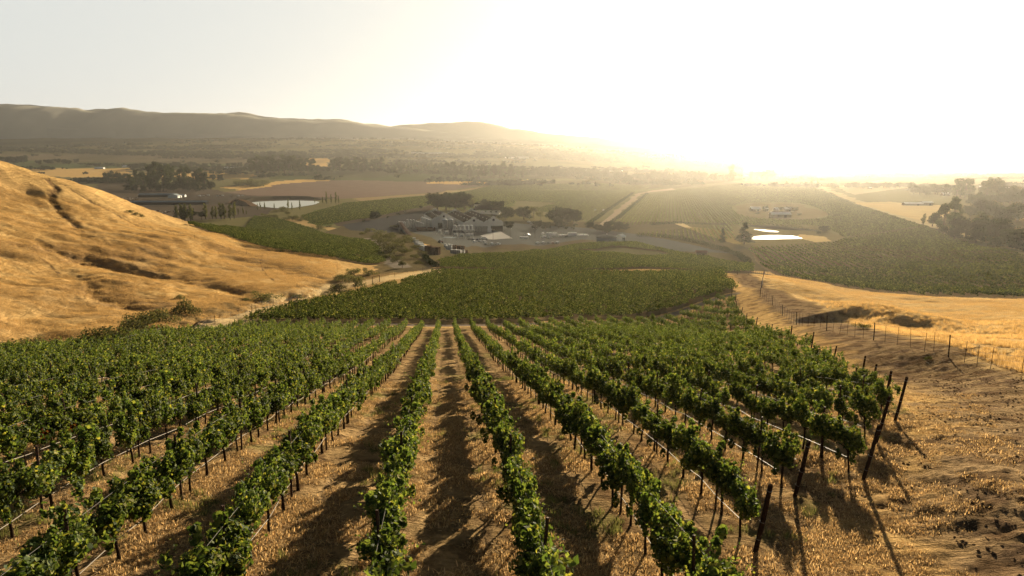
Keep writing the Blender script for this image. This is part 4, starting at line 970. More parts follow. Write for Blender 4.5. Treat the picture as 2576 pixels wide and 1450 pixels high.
band('bush', 600, 670, 466, 14, 7, 'bushy tree on the gold strip above the ploughed field', 'bushes on the gold strip', 5, 1.4, .4)
# poplars about the left reservoir
PP = [(822,514,31),(833,513,24),(845,514,30),(852,513,20),(812,513,18),(755,530,26),(725,528,27),(735,530,20),(792,512,13),(666,528,19),(655,527,18),(690,527,15),(648,530,17),(612,540,18),(600,541,17),(620,541,13)]
for i, (px, py, h) in enumerate(PP): tree_px('pop', px, py, h, f'slender poplar at the left reservoir, {ordw(i)} of the string counted from the tall pair' if i else 'tallest slender poplar at the right end of the reservoir', 'poplars round the reservoir', 1.25, valley=True)
band('pop', 445, 480, 557, 42, 4, 'bushy poplar behind the golden crest', 'poplars behind the crest', 2, 2.0, .12)
band('small', 486, 508, 554, 28, 2, 'dark tree between the poplars behind the crest', 'dark trees behind the crest', 2, 1.0)
band('pop', 520, 592, 552, 36, 7, 'bushy poplar above the dark side vineyard', 'poplars above the side vineyard', 3, 1.9, .2)
tree_px('bush', 711, 532, 15, 'dark round bush on the near shore of the reservoir', None, 1.6, valley=True)
for i, (px, py, h, w) in enumerate([(672,549,14,1.8),(690,548,11,1.5),(735,555,16,1.7),(755,556,14,1.5),(722,540,10,1.2),(800,581,17,1.3),(828,572,7,1.6)]):
    tree_px('bush', px, py, h, f'scrub bush on the dry wash between the two vineyards, {ordw(i)} from upper left' if i else 'first scrub bush on the dry wash below the reservoir', 'scrub on the dry wash', w, valley=True)
# right-hand side
for i, (kn, px, py, h, w, lab) in enumerate([('euc',2400,585,92,1.0,'tallest dark tree at the edge of the broad vineyard'),('euc',2372,590,80,1.1,'great broad dark tree left of the tallest one'),('oak',2430,600,55,1.3,'dark massive tree right of the tallest one'),
  ('pop',2322,566,28,2.6,'narrow tree at the left end of the dark tree belt'),('oak',2345,570,36,.9,'tree between the narrow one and the great one'),('euc',2465,596,66,1.2,'feathery palm-like tree in the dark belt'),('oak',2490,604,62,1.2,'round pale green tree in the dark belt'),
  ('oak',2515,612,58,1.2,'round tree near the end of the dark belt'),('oak',2545,625,52,1.3,'dark tree over the lane at the picture edge'),('oak',2575,640,60,1.3,'last dark tree of the belt at the picture edge'),('oak',2455,612,34,1.4,'low dark tree at the vineyard corner'),
  ('oak',2400,604,32,1.4,'low tree at the foot of the tallest one'),('oak',2500,630,30,1.4,'low tree along the lane under the belt'),('oak',2525,560,38,1.3,'wide tree behind the belt by the dry paddock'),('oak',2560,556,48,1.3,'spreading tree behind the paddock'),
  ('oak',2480,545,42,1.5,'broad dome-shaped tree in the middle of the hamlet'),('oak',2500,548,36,1.4,'second dome-shaped tree in the hamlet'),('oak',2440,545,30,1.2,'hazy tree left of the dome-shaped pair')]):
    tree_px(kn, px, py, h, lab, 'dark tree belt by the broad vineyard', w, valley=True)
band('euc', 2405, 2440, 497, 52, 4, 'tall hazy tree in the hamlet, left clump', 'tall hazy hamlet trees', 3, 1.2, .12)
band('euc', 2470, 2515, 500, 48, 5, 'tall hazy tree in the hamlet, right clump', 'tall hazy hamlet trees', 3, 1.2, .12)
band('oak', 2535, 2590, 505, 34, 4, 'hazy tree at the hamlet edge', 'hazy hamlet edge trees', 3, 1.2, .12)
band('oak', 2300, 2400, 489, 22, 9, 'very hazy tree left of the hamlet', 'very hazy trees', 3, 1.2, .25)
band('oak', 2450, 2600, 515, 26, 9, 'tree among the hamlet gardens', 'hamlet garden trees', 6, 1.2, .25)
band('fir', 2385, 2390, 494, 26, 1, 'pointed conifer by the gabled house', None, 1, 1.3)
band('oak', 2130, 2290, 474, 14, 13, 'pale sunlit tree of the straight hedge beyond the lane', 'sunlit straight hedge trees', 1, 1.1, .2)
tree_px('euc', 1839, 456, 42, 'big rounded tree dissolving in the sun glow', None, 1.1, valley=True)
band('oak', 1895, 1935, 452, 24, 4, 'faint tree in the brightest glow', 'faint trees in the glow', 2, 1.2)
tree_px('pop', 2040, 472, 26, 'left one of two slim cypresses in the sun glow', 'two slim cypresses', 1.6, valley=True, name='cypress_tree'); tree_px('pop', 2056, 472, 23, 'right one of two slim cypresses in the sun glow', 'two slim cypresses', 1.4, valley=True, name='cypress_tree')
for i, (px, py, h, w) in enumerate([(1925,531,14,1.0),(1962,531,10,1.6),(1985,532,14,1.1),(2000,533,13,1.1),(1905,540,8,1.6),(2010,544,8,1.4),(2072,584,16,1.6),(2060,590,9,1.5)]):
    tree_px('oak', px, py, h, ['tree standing over the farmstead roofs', 'broad tree behind the farmstead shed', 'left of two trees right of the farmstead', 'right of two trees right of the farmstead', 'shrubby tree left of the farmstead', 'shrubby tree by the farmstead drive', 'dark tree at the far shore of the oval pond', 'low tree beside the pond-shore tree'][i], 'trees by the farmstead and pond', w, valley=True)
# the wooded plain: far trees that read as one mass
LOWT = []
for i in range(6):
    rs = np.random.default_rng(900 + i); bl = [(rs.normal(0, 2.4), rs.normal(0, 2.4), rs.uniform(3.5, 8.5), rs.uniform(1.8, 3), rs.uniform(1.8, 3), rs.uniform(1.6, 2.6)) for _ in range(7)]
    C, Nn = blob_points(bl, 150, rs, .4); V, F = leaf_cloud(C, Nn, 1.9, rs, 'quad', .1); V2, F2 = V, F[0]; LOWT.append(mesh_np('far_tree', V2, [F2], M_OAK))
fcol = var_collection('far_tree', LOWT)
n = 46000; a = rng.uniform(R(-40), R(40), n); r = rng.uniform(1900 ** 1.3, 5000 ** 1.3, n) ** (1 / 1.3); X = np.sin(a) * r; Y = np.cos(a) * r
m1 = fbm(X / 420, Y / 170, 4) + .5 * fbm(X / 90, Y / 60, 3); dens = np.where(Y > 3600, .0, .40) ; keep = m1 > dens + np.where(a > R(24), .25, 0)
keep &= ~((Y > 2900) & (Y < 3500) & (a < R(-10)) & (m1 < .9)); keep |= (np.abs(Y - 3750 - 250 * np.sin(X / 700)) < 110) & (rng.random(n) < .8) & (a < R(22)); keep |= (np.abs(Y - 2500 + .25 * X) < 26) & (rng.random(n) < .9) & (a < R(16)) & (a > R(-32))
keep &= Y > 1900
X, Y = X[keep], Y[keep]; n = len(X); rot = np.zeros((n, 3)); rot[:, 2] = rng.uniform(0, 6.28, n); s = rng.uniform(.7, 1.5, n)[:, None] * np.array([[1.25, 1.25, 1.0]])
gn_scatter('far_woods', np.stack([X, Y, gz(X, Y) - 1], 1), rot, s, rng.integers(0, 6, n), fcol, 'hazy woods and hedgerows spread over the far plain below the mountains', 'woods')
# ------------------------------------------------------------------ water
M_WATER = mat('water', (.05, .07, .06), .06, spec=.9); 
def noise_edge_(pts, k=3, amp=.012):
    """smooth an outline and roughen its shore"""
    P = [np.array(p[:2]) for p in pts]; 
    for _ in range(k): P = [q for a, b in zip(P, P[1:] + P[:1]) for q in (a * .75 + b * .25, a * .25 + b * .75)]
    c = sum(P) / len(P); rs = np.random.default_rng(len(P)); return [tuple(c + (p - c) * (1 + rs.normal(0, amp))) for p in P]
def pond(pts, label, z=.25, m=None):
    o = bpy.data.objects.new('pond_water', mesh_np('pond_water', [(x, y, z) for x, y in noise_edge(pts)], [np.arange(len(noise_edge(pts)))[None]], m or M_WATER)); COL.objects.link(o); tag(o, label, None, None, 'structure'); return o
pond(VP((1881,604),(1892,596),(1930,592.5),(1975,592.5),(2012,597),(2026,605),(2012,615),(1970,619),(1920,618),(1886,613)), 'white shining oval pond')
pond(VP((1890,577),(1930,579),(1962,583.5),(1956,586),(1925,583.5),(1905,580)), 'thin sliver of shining water behind the oval pond')
R5 = lambda *p: VP(*[(567 + x * .1651, 453.6 + y * .1651) for x, y in p])
pond(R5((270,355),(500,330),(900,312),(1200,315),(1475,325),(1340,380),(1170,402),(1040,425),(800,432),(500,402),(350,388)), 'pale reservoir with poplars', .25, mat('rippled_water', (.30, .33, .30), .42, spec=1.0))
pond(VP((2395,427),(2470,423),(2700,421),(2700,437),(2560,436),(2500,431)), 'bay water on the horizon'); 
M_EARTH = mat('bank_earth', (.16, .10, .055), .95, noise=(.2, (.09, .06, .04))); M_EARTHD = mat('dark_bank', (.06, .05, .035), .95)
def berm(pts, w, h, m, label):
    P = [np.array(p[:2]) for p in pts]; V = []; F = []
    for i, p in enumerate(P):
        d = P[min(i + 1, len(P) - 1)] - P[max(i - 1, 0)]; d = d / np.linalg.norm(d); nn = np.array([-d[1], d[0]]); z = gz1(*p)
        e = .15 if i in (0, len(P) - 1) else 1
        for s, hh in ((-1, -.3), (-.45, h * e), (.45, h * e), (1, -.3)): q = p + nn * s * w; V.append((q[0], q[1], z + hh))
    for i in range(len(P) - 1):
        for j in range(3): F.append((i * 4 + j, i * 4 + j + 1, i * 4 + 5 + j, i * 4 + 4 + j))
    o = bpy.data.objects.new('earth_bank', mesh_np('earth_bank', V, [np.array(F)], m)); COL.objects.link(o); tag(o, label, 'bank', None, 'structure'); return o
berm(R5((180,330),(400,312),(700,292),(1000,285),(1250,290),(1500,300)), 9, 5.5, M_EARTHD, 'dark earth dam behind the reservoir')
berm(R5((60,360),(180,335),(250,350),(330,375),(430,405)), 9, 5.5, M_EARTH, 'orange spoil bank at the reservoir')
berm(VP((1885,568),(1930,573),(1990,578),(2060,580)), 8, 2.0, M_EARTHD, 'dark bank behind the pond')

# ------------------------------------------------------------------ buildings and yard things
M_STUCCO = mat('stucco', (.72, .70, .62), .9, noise=(.15, (.62, .60, .53))); M_TILE = mat('roof_tile', (.040, .030, .026), .85, noise=(.6, (.026, .021, .019)), bump=(.5, .15))
M_TRIM = mat('trim_white', (.62, .60, .55), .7); M_DARK = mat('dark_opening', (.015, .014, .013), .9); M_CONC = mat('concrete', (.20, .20, .185), .9, noise=(.4, (.14, .14, .13)))
M_STEEL = mat('tank_steel', (.42, .43, .43), .38, .55, noise=(.8, (.30, .31, .31))); M_STEELD = mat('frame_steel', (.28, .28, .27), .5, .5); M_WHITE = mat('white_paint', (.72, .71, .68), .6)
M_ROOFW = mat('white_roof', (.80, .79, .76), .25, spec=.8); M_ROOFG = mat('grey_metal_roof', (.24, .27, .28), .8); M_WOODR = mat('red_wood', (.13, .055, .035), .85, noise=(1.5, (.07, .035, .025)))
M_BROWN = mat('bin_wood', (.15, .10, .065), .9, noise=(1.2, (.08, .055, .04))); M_TARP = mat('white_tarp', (.60, .60, .57), .8, noise=(1.0, (.45, .46, .44))); M_GLASS = mat('window_glass', (.02, .025, .03), .08, spec=.9)
M_TYRE = mat('tyre', (.02, .02, .02), .9); M_PLAST = mat('grey_bins', (.33, .32, .29), .75, noise=(1.0, (.24, .23, .21)))
def mound_(x, y): return gz1(x, y)

def parapet(w, e, top):
    s = w / 9.3; k = (top - e) / 5.4
    P = [(0, 14.2), (1.0, 14.0), (1.9, 13.4), (2.4, 12.5), (2.6, 11.9), (3.3, 11.8), (4.3, 11.6), (5.2, 11.0), (5.6, 10.5), (6.6, 10.4), (7.6, 10.0), (8.5, 9.2), (9.3, 8.8)]
    P = [(x * s, e + (z - 8.8) * k) for x, z in P]; return [(-x, z) for x, z in reversed(P[1:])] + P
def hall_bay(root, cx, y0, y1, hw, eave, ridge, door=None, front=True):
    w = MB(); prof = [(hw, 0), (-hw, 0)] + parapet(hw, eave, ridge)
    w.slab([(cx + x, z) for x, z in prof], y0, y0 + .5, M_STUCCO); f = w.build('facade', root)
    if True:
        r = MB(); n = 20
        for rr, m, yy in ((1.5, M_TRIM, y0 - .12), (1.15, M_DARK, y0 - .2)):
            P = [(cx + math.cos(2 * math.pi * i / n) * rr, yy, ridge - 3.6 + math.sin(2 * math.pi * i / n) * rr) for i in range(n)]
            Q = [(p[0], y0 + .02, p[2]) for p in P]; r.add(P + Q, [tuple(range(n))] + [(i, (i + 1) % n, n + (i + 1) % n, n + i) for i in range(n)], m)
        r.build('round_vent', f)
    b = MB(); b.slab([(cx + x, z) for x, z in [(hw, 0), (-hw, 0)] + parapet(hw, eave, ridge)], y1 - .5, y1, M_STUCCO); b.build('rear_gable', root)
    s = MB()
    for sd in (-1, 1): s.box((cx + sd * (hw - .2), (y0 + y1) / 2, (eave - .3) / 2), (.36, y1 - y0 - 1.1, eave - .3), M_STUCCO)
    s.build('side_wall', root)
    rf = MB(); rz = ridge - 2.3; yy0, yy1 = y0 + .55, y1 - .55
    for sd in (-1, 1):
        P = [(cx, yy0, rz), (cx, yy1, rz), (cx + sd * (hw - .3), yy1, eave - .2), (cx + sd * (hw - .3), yy0, eave - .2)]; P += [(p[0], p[1], p[2] - .3) for p in P]
        rf.add(P, [(0, 1, 2, 3), (7, 6, 5, 4), (0, 4, 5, 1), (1, 5, 6, 2), (2, 6, 7, 3), (3, 7, 4, 0)], M_TILE)
    R_ = rf.build('roof', root)
    v = MB()
    for i in range(6): v.lathe([(.35, -.3), (.35, .5), (.5, .55), (0, .8)], M_TRIM, (cx - hw * .45, yy0 + (i + .7) * (yy1 - yy0) / 6.5, rz - (rz - eave) * .45), 8)
    v.build('roof_vents', R_)
    if door:
        d = MB(); d.box((cx + door[0], y0 - .06, door[2] / 2), (door[1], .12, door[2]), M_DARK); d.box((cx + door[0], y0 - .1, door[2] + .15), (door[1] + .5, .2, .3), M_TRIM); d.build('doorway', root)
    return f
YW = 61.9 - 60.0
wx, wy = at_dist(1241.7, 577, 650)[:2]
hall = empty('winery_hall', (wx, wy, 0), R(13)); tag(hall, 'large winery hall with three curved white gables and dark tile roofs', 'building')
zf = gz1(wx, wy); hall.location.z = min(zf, 2.0)
hall_bay(hall, 0, 0, 124, 9.4, 8.8, 14.4, (3.2, 11.5, 5.2)); hall_bay(hall, -18.9, .0, 124, 9.4, 8.8, 14.2, None); hall_bay(hall, -41.2, 48, 126, 11.8, 9.0, 15.0, (-3, 6, 5))
m = MB(); m.box((-30, 24, 4.2), (2.0, 47, .6), M_CONC); m.build('walkway', hall)

def hip_house(name, x, y, z, rz, w, d, hw_, hr, label, roof=M_TILE, wall=M_STUCCO, over=1.0, nwin=5):
    o = empty(name, (x, y, z), rz); tag(o, label, 'building')
    b = MB(); b.box((0, 0, hw_ / 2 - 1), (w, d, hw_ + 2), wall); b.build('walls', o)
    r = MB(); W, D = w / 2 + over, d / 2 + over; rl = max(W - D, .4); e = hw_ - .1
    P = [(-W, -D, e), (W, -D, e), (W, D, e), (-W, D, e), (-rl, 0, e + hr), (rl, 0, e + hr)]; r.add(P, [(0, 1, 5, 4), (1, 2, 5), (2, 3, 4, 5), (3, 0, 4), (3, 2, 1, 0)], roof); r.build('roof', o)
    for i in range(nwin):
        q = MB(); q.box((-w / 2 + (i + .5) * w / nwin, -d / 2 - .04, hw_ * .55), (w / nwin * .4, .12, hw_ * .4), M_GLASS); q.build('window', o)
    return o
x, y = VF(1224, 530); hip_house('tasting_house', *at_dist(1224, 527, 820)[:2], 5.5, R(-8), 33, 17, 4.2, 6.2, 'hip-roofed brown tile house behind the winery hall')
hip_house('lookout_tower', *at_dist(1200, 511, 835)[:2], 8, R(0), 6.5, 6.5, 7.5, 2.6, 'small square tower with pyramid roof beside the oaks', nwin=2)

def gable_house(name, x, y, z, rz, w, d, h, hr, label, roof, wall, cat='building', over=.4, door=True, nwin=2):
    """long side along local x, ridge along x"""
    o = empty(name, (x, y, z if z else gz1(x, y)), rz); tag(o, label, cat)
    b = MB(); b.slab([(-d / 2, -.5), (d / 2, -.5), (d / 2, h), (0, h + hr), (-d / 2, h)], -w / 2, w / 2, wall)
    b.V = [(p[1], -p[0], p[2]) for p in b.V]; b.build('walls', o)
    r = MB(); W = w / 2 + over; t = .15
    for s in (-1, 1):
        P = [(-W, 0, h + hr + t), (W, 0, h + hr + t), (W, s * (d / 2 + over), h - hr * over / (d / 2) + t), (-W, s * (d / 2 + over), h - hr * over / (d / 2) + t)]; P += [(p[0], p[1], p[2] - .12) for p in P]
        r.add(P, [(0, 1, 2, 3), (7, 6, 5, 4), (0, 4, 5, 1), (1, 5, 6, 2), (2, 6, 7, 3), (3, 7, 4, 0)], roof)
    r.build('roof', o)
    if door: q = MB(); q.box((w * .2, -d / 2 - .05, h * .38), (min(w * .25, 3), .12, h * .76), M_DARK); q.build('door', o)
    for i in range(nwin): q = MB(); q.box((-w * .4 + i * w * .5 / max(nwin, 1), -d / 2 - .05, h * .55), (min(w * .12, 1.6), .12, h * .3), M_GLASS); q.build('window', o)
    return o
def bpx(x0, x1, yb): X0 = VF(x0, yb); X1 = VF(x1, yb); return (X0[0] + X1[0]) / 2, X0[1], X1[0] - X0[0]
M_BARNW = mat('shaded_wall', (.20, .16, .12), .9)  # brown carries the shade on the walls' camera side
# left dairy
bx_, by_, L = bpx(349, 436, 496); gable_house('long_barn', bx_, by_ + 6, 0, R(-2), L, 16, 4.2, 2.6, 'long low barn with grey roof in front of the eucalyptus grove', M_ROOFG, M_DARK, over=1.2, nwin=0, door=False)
bx_, by_, L = bpx(427, 453, 498); gable_house('barn', bx_, by_, 0, R(90), 17, L * .95, 4.4, 3.2, 'pale barn with gable front at the end of the long barn', M_ROOFG, M_TRIM, nwin=2)
bx_, by_, L = bpx(454, 467, 496); gable_house('annex', bx_, by_, 0, 0, L, 7, 4, 1.6, 'small cream annex right of the pale gabled barn', M_ROOFG, M_TRIM)
bx_, by_, L = bpx(321, 514, 515); gable_house('long_barn', bx_, by_ + 6, 0, R(4), L, 13, 4.0, 1.7, 'very long open cattle shed with pale grey roof behind the golden crest', M_ROOFG, M_DARK, over=1.4, nwin=0, door=False)
for i, (a_, b_, yy, hh) in enumerate([(566,600,425,5),(604,632,423,5),(240,262,425,4),(310,330,421,4),(395,420,421,4),(1035,1130,386,5),(1270,1330,398,5),(1500,1560,431,4),(1432,1475,428,4)]):
    bx_, by_, L = bpx(a_, b_, yy); gable_house('farm_shed', bx_, by_, 0, R(3), L, 14, hh, 2.2, ['pale greenhouse shed right of the distant orchard', 'second pale shed by the second grove', 'low white shed by the far farm, left', 'low white shed by the far farm, right', 'pale house among the distant trees', 'long pale roof on the hazy plain, left', 'long pale roof on the hazy plain, right', 'bright long roof before the glowing field', 'bright roof at the hazy wood edge'][i], M_ROOFW, M_TRIM, nwin=0, door=False)
bx_, by_, L = bpx(317, 335, 469); gable_house('farm_shed', bx_, by_, 0, 0, L, 8, 3, 1, 'small white-roofed shed left of the eucalyptus grove', M_ROOFW, M_TRIM, nwin=0)
# farmstead beyond the oval pond and the hamlet
FS = [(1938,1986,547,5,3.2,'long white-roofed packing shed in the middle of the farmstead'),(1888,1911,531,4,3,'white-roofed shed at the left of the farmstead'),(1922,1930,531,4,2,'small white-roofed hut left of the farmstead tree'),(1948,1956,532,4,2.5,'small steep-roofed house behind the packing shed'),(1972,1988,532,4,3,'white-roofed house at the right of the farmstead'),
 (2273,2318,517,4,2,'long white-roofed stable beside the pale field'),(2318,2342,517,6,2,'taller white-roofed end block of the stable'),(2462,2473,473,4,2,'white roof between the tall hazy trees'),(2519,2540,476,4,2,'long white roof at the hamlet edge'),(2369,2385,493,4,5,'hazy gabled house with steep roof'),(2522,2535,508,3,2,'flat white roof in the hamlet gardens'),
 (2185,2192,475,3,2,'tiny bright roof over the straight hedge'),(2262,2270,470,5,2,'tiny white silo-like house in the haze')]
for x0, x1, yb, h, hr, lab in FS:
    bx_, by_, L = bpx(x0, x1, yb); gable_house('farm_shed' if x1 - x0 > 12 else 'farm_house', bx_, by_, 0, R(-3), L, 11, h * .75, hr * .8, lab, M_ROOFW, M_BARNW, nwin=2 if L > 12 else 1)
# tank with domed lid, sheds and the hut by the yard
g = G(1526, 610); tk = empty('water_tank', tuple(g)); tag(tk, 'big round tank with shallow domed roof at the yard end', 'tank')
b = MB(); b.lathe([(8.0, -1), (8.0, 4.0)], M_ROOFG, seg=36); b.build('tank_wall', tk, True)
b = MB(); b.lathe([(8.3, 3.9), (8.3, 4.2), (7.2, 4.9), (5, 5.7), (2.5, 6.15), (0, 6.3)], M_CONC, seg=36); b.lathe([(.5, 6.2), (.5, 6.8), (0, 7.0)], M_TRIM, seg=10); b.build('dome', tk)
b = MB(); 
for s in (-.25, .25): b.tube([(6.5, -5.2 + s, 0), (6.5, -5.2 + s, 4.6)], .05, M_STEELD, 5)
b.build('ladder', tk)
g = G(1562, 607); gable_house('pump_shed', g.x, g.y + 3, g.z, R(60), 8, 6.2, 3.6, 1.7, 'pale pump shed with grey gable roof right of the round tank', M_ROOFG, M_STUCCO)
g = G(1529, 611); gable_house('small_shed', g.x, g.y - 3, g.z, R(4), 5.6, 3.6, 2.2, .6, 'low white shed leaning against the round tank', M_ROOFG, M_TRIM)
g = G(1764, 648); gable_house('field_hut', g.x, g.y, g.z, R(-12), 6.4, 4.8, 3.2, 1.1, 'small beige hut with tile roof between vines and yard road', mat('hut_tile', (.20, .10, .07), .85), mat('hut_wall', (.42, .33, .26), .9))

# --- tank farm
def tank(x, y, z, r, h, label, group, legs=False, m=None):
    o = empty('wine_tank', (x, y, z)); tag(o, label, 'tank', group); m = m or M_STEEL
    b = MB(); z0 = 1.0 if legs else 0; b.lathe([(r, z0), (r, h), (r * .98, h + .05)], m, seg=18); 
    for zz in (.3, .6): b.lathe([(r * 1.01, z0 + (h - z0) * zz), (r * 1.02, z0 + (h - z0) * zz + .05), (r * 1.01, z0 + (h - z0) * zz + .12)], M_STEELD, seg=18)
    b.build('shell', o, False)
    b = MB(); b.lathe([(r * 1.03, h), (r * .6, h + r * .28), (r * .15, h + r * .4), (r * .15, h + r * .6), (0, h + r * .62)], M_WHITE, seg=18); b.build('lid', o)
    if legs:
        for q in range(4): b = MB(); a = q * math.pi / 2 + .78; b.tube([(math.cos(a) * r * .85, math.sin(a) * r * .85, 0), (math.cos(a) * r * .85, math.sin(a) * r * .85, 1.05)], .12, M_STEELD, 6); b.build('leg', o)
    return o
def C1(cx, cy): return (973.3 + cx * .1303, 472.5 + cy * .1303)       # the close-up of the winery to photo pixels
def W1(cx, cy, z=None): g = G(*C1(cx, cy)); return g
def K(px_crop, Y): return px_crop * .1303 / FPX * Y
for i, cx in enumerate((1118, 1230)): g = W1(cx, 792); tank(g.x, g.y, g.z, K(50, g.y), K(175, g.y), ['left', 'right'][i] + ' of the two tallest steel tanks before the hall', 'tallest tanks')
pl = W1(1470, 905); o = empty('crush_platform', tuple(pl), R(8)); tag(o, 'steel platform carrying a row of five tanks at the crush pad', 'platform')
b = MB(); b.box((0, 0, 4.0), (19, 5, .3), M_STEELD); b.build('deck', o)
for i in range(6):
    b = MB(); b.box((-9 + i * 3.6, -2.2, 2), (.3, .3, 3.9), M_STEELD); b.box((-9 + i * 3.6, 2.2, 2), (.3, .3, 3.9), M_STEELD); b.tube([(-9 + i * 3.6, -2.2, .2), (-9 + i * 3.6 + 2.4, -2.2, 3.8)], .09, M_STEELD, 5); b.build('leg', o)
b = MB(); b.tube([(-9.4, -2.6, 5.1), (9.4, -2.6, 5.1)], .06, M_WHITE, 5); b.tube([(-9.4, -2.6, 4.6), (9.4, -2.6, 4.6)], .05, M_WHITE, 5)
for i in range(9): b.tube([(-9.4 + i * 2.35, -2.6, 4.1), (-9.4 + i * 2.35, -2.6, 5.1)], .05, M_WHITE, 5)
b.build('railing', o)
for i in range(5): v = Matrix.Rotation(R(8), 3, 'Z') @ Vector((-7.4 + i * 3.7, .2, 4.2)); tank(pl.x + v.x, pl.y + v.y, pl.z + v.z, 1.5, 3.7, f'{ordw(i) if i else "first"} small tank from the left on the steel platform', 'tanks on the platform')
n_ = 0
for row, (ax, ay, bx2, by2, n, r, h) in enumerate([((690), 700, 820, 745, 4, 30, 165), (570, 730, 700, 770, 5, 20, 120), (240, 700, 380, 705, 5, 17, 80), (400, 730, 520, 735, 3, 20, 150), (900, 700, 960, 730, 2, 32, 110)]):
    for i in range(n):
        t = i / max(n - 1, 1); g = W1(ax + (bx2 - ax) * t, ay + (by2 - ay) * t + 40); tank(g.x, g.y, g.z, K(r, g.y), K(h, g.y), f'{ordw(i) if i else "first"} steel tank of the ' + ['back row left of the hall', 'long stepped row by the red bins', 'low row at the dock end', 'tall trio behind the dock', 'pair by the hall doorway'][row], 'steel tanks in rows', legs=(row == 1), m=M_STEEL)
# catwalk and dock
g0 = W1(215, 760); g1 = W1(600, 990)
dk = empty('loading_dock', tuple(g0)); tag(dk, 'sloping concrete dock with dark bays and buttresses at the yard edge', 'dock')
dv = Vector((g1.x - g0.x, g1.y - g0.y, 0)); L = dv.length; ang = math.atan2(dv.y, dv.x); dk.rotation_euler = (0, 0, ang)
b = MB(); b.slab([(0, -2), (L, -2.5), (L, 1.2), (0, 4.6)], 0, 4.5, M_CONC); b.build('wall', dk)
for i in range(4): b = MB(); b.box((4 + i * L * .22, -.1, 1.5 - i * .35), (L * .11, .3, 2.6 - i * .25), M_DARK); b.build('bay', dk)
for i in range(5): b = MB(); b.slab([(1 + i * L * .22, -1), (1.9 + i * L * .22, -1), (1.9 + i * L * .22, 3.6 - i * .6), (1 + i * L * .22, 3.6 - i * .6)], -1.0, -.0, M_CONC); b.build('buttress', dk)
for i in range(5):
    p = MB(); p.tube([(0, .7 + i * .8, 5.1), (L * .75, .7 + i * .8, 2.3 + .6)], .2, M_WOODR, 7); p.build('pipe', dk)
b = MB(); b.box((L * .86, 2.2, 2.4), (L * .22, 3.2, 2.2), M_WOODR, ry=.1); b.build('trough', dk)
# crush pad machinery
for i, (cx, cy, w, h) in enumerate([(1150, 925, 110, 110), (1330, 960, 120, 95), (1440, 990, 130, 120), (1570, 985, 120, 120), (1020, 900, 90, 110), (1640, 960, 80, 90)]):
    g = W1(cx, cy); W_ = K(w, g.y); H_ = K(h, g.y); o = empty('crush_machine', tuple(g), rng.uniform(-.3, .3)); tag(o, ['grape hopper with slanted conveyor at the pad left', 'destemmer under the platform', 'white press with raised cover', 'press with braced frame beside the parked cars', 'boxy filter unit on the slab', 'pump stand at the pad right end'][i], 'machine', 'crush pad machinery')
    b = MB()
    for sx in (-1, 1):
        for sy in (-1, 1): b.tube([(sx * W_ * .42, sy * 1.2, 0), (sx * W_ * .42, sy * 1.2, H_ * .9)], .09, M_STEELD, 5)
    for s in (-1, 1): b.tube([(-W_ * .42, s * 1.2, H_ * .1), (W_ * .42, s * 1.2, H_ * .8)], .07, M_STEELD, 5); b.tube([(-W_ * .42, s * 1.2, H_ * .88), (W_ * .42, s * 1.2, H_ * .88)], .08, M_STEELD, 5)
    b.build('frame', o)
    b = MB(); b.tube([(-W_ * .3, 0, H_ * .45), (W_ * .3, 0, H_ * .45)], H_ * .2, M_STEEL, 14); b.slab([(-W_ * .2, H_ * .62), (W_ * .2, H_ * .62), (W_ * .3, H_ * .85), (-W_ * .3, H_ * .85)], -1, 1, M_WHITE); b.build('drum', o)
    b = MB(); b.tube([(-W_ * .6, -1.6, .2), (W_ * .1, -1.6, H_ * .95)], .18, M_WHITE, 6); b.build('conveyor', o)
g = W1(1210, 1045); o = empty('canopy', tuple(g), R(-25)); tag(o, 'white flat canopy on posts at the edge of the pad', 'canopy')
b = MB(); b.box((0, 0, 3.1), (9.5, 5.5, .25), M_ROOFG); b.build('roof', o)
for sx in (-1, 1):
    for sy in (-1, 1): b = MB(); b.tube([(sx * 4.3, sy * 2.4, 0), (sx * 4.3, sy * 2.4, 3)], .1, M_STEELD, 6); b.build('post', o)

# --- bin stacks: each stack is one pallet pile
def bin_stack(cx, cy, nx, ny, nz, m, label, group, rz=0.0, cell=(1.25, 1.25, .85), w1=True):
    g = W1(cx, cy) if w1 else G(cx, cy); b = MB()
    for i in range(nx):
        for j in range(ny):
            top = nz - int(rng.random() < .25)
            for k in range(top):
                jx, jy = rng.normal(0, .03, 2); b.box(((i - nx / 2 + .5) * cell[0] + jx, (j - ny / 2 + .5) * cell[1] + jy, (k + .5) * cell[2]), (cell[0] * .94, cell[1] * .94, cell[2] * .80), m)
                b.box(((i - nx / 2 + .5) * cell[0] + jx, (j - ny / 2 + .5) * cell[1] + jy, k * cell[2] + .05), (cell[0] * .7, cell[1] * .9, .1), M_DARK)
    o = b.build('bin_stack'); o.location = tuple(g); o.rotation_euler = (0, 0, rz); tag(o, label, 'bin stack', group); return o
ca = math.atan2(-1, .95)
for i, (cx, cy) in enumerate([(500, 1010), (560, 1060)]): bin_stack(cx, cy, 3, 2, 2, M_TARP, ['uppermost', 'second'][i] + ' low white pallet pile along the bank edge', 'white pallet piles', ca)
for i, (cx, cy) in enumerate([(610, 1130), (660, 1165), (715, 1200), (775, 1225)]): bin_stack(cx, cy, 3, 3, 3, M_TARP, ordw(i) + ' tall tarpaulin-white pile down the bank edge' if i else 'first tall tarpaulin-white pile down the bank edge', 'white pallet piles', ca)
for i, (cx, cy) in enumerate([(800, 1270), (860, 1290), (920, 1300), (970, 1300)]): bin_stack(cx, cy, 2, 3, 5, M_BROWN, ['first', 'second', 'third', 'last'][i] + ' brown bin pile at the lower corner of the yard', 'brown bin piles', ca * .4)
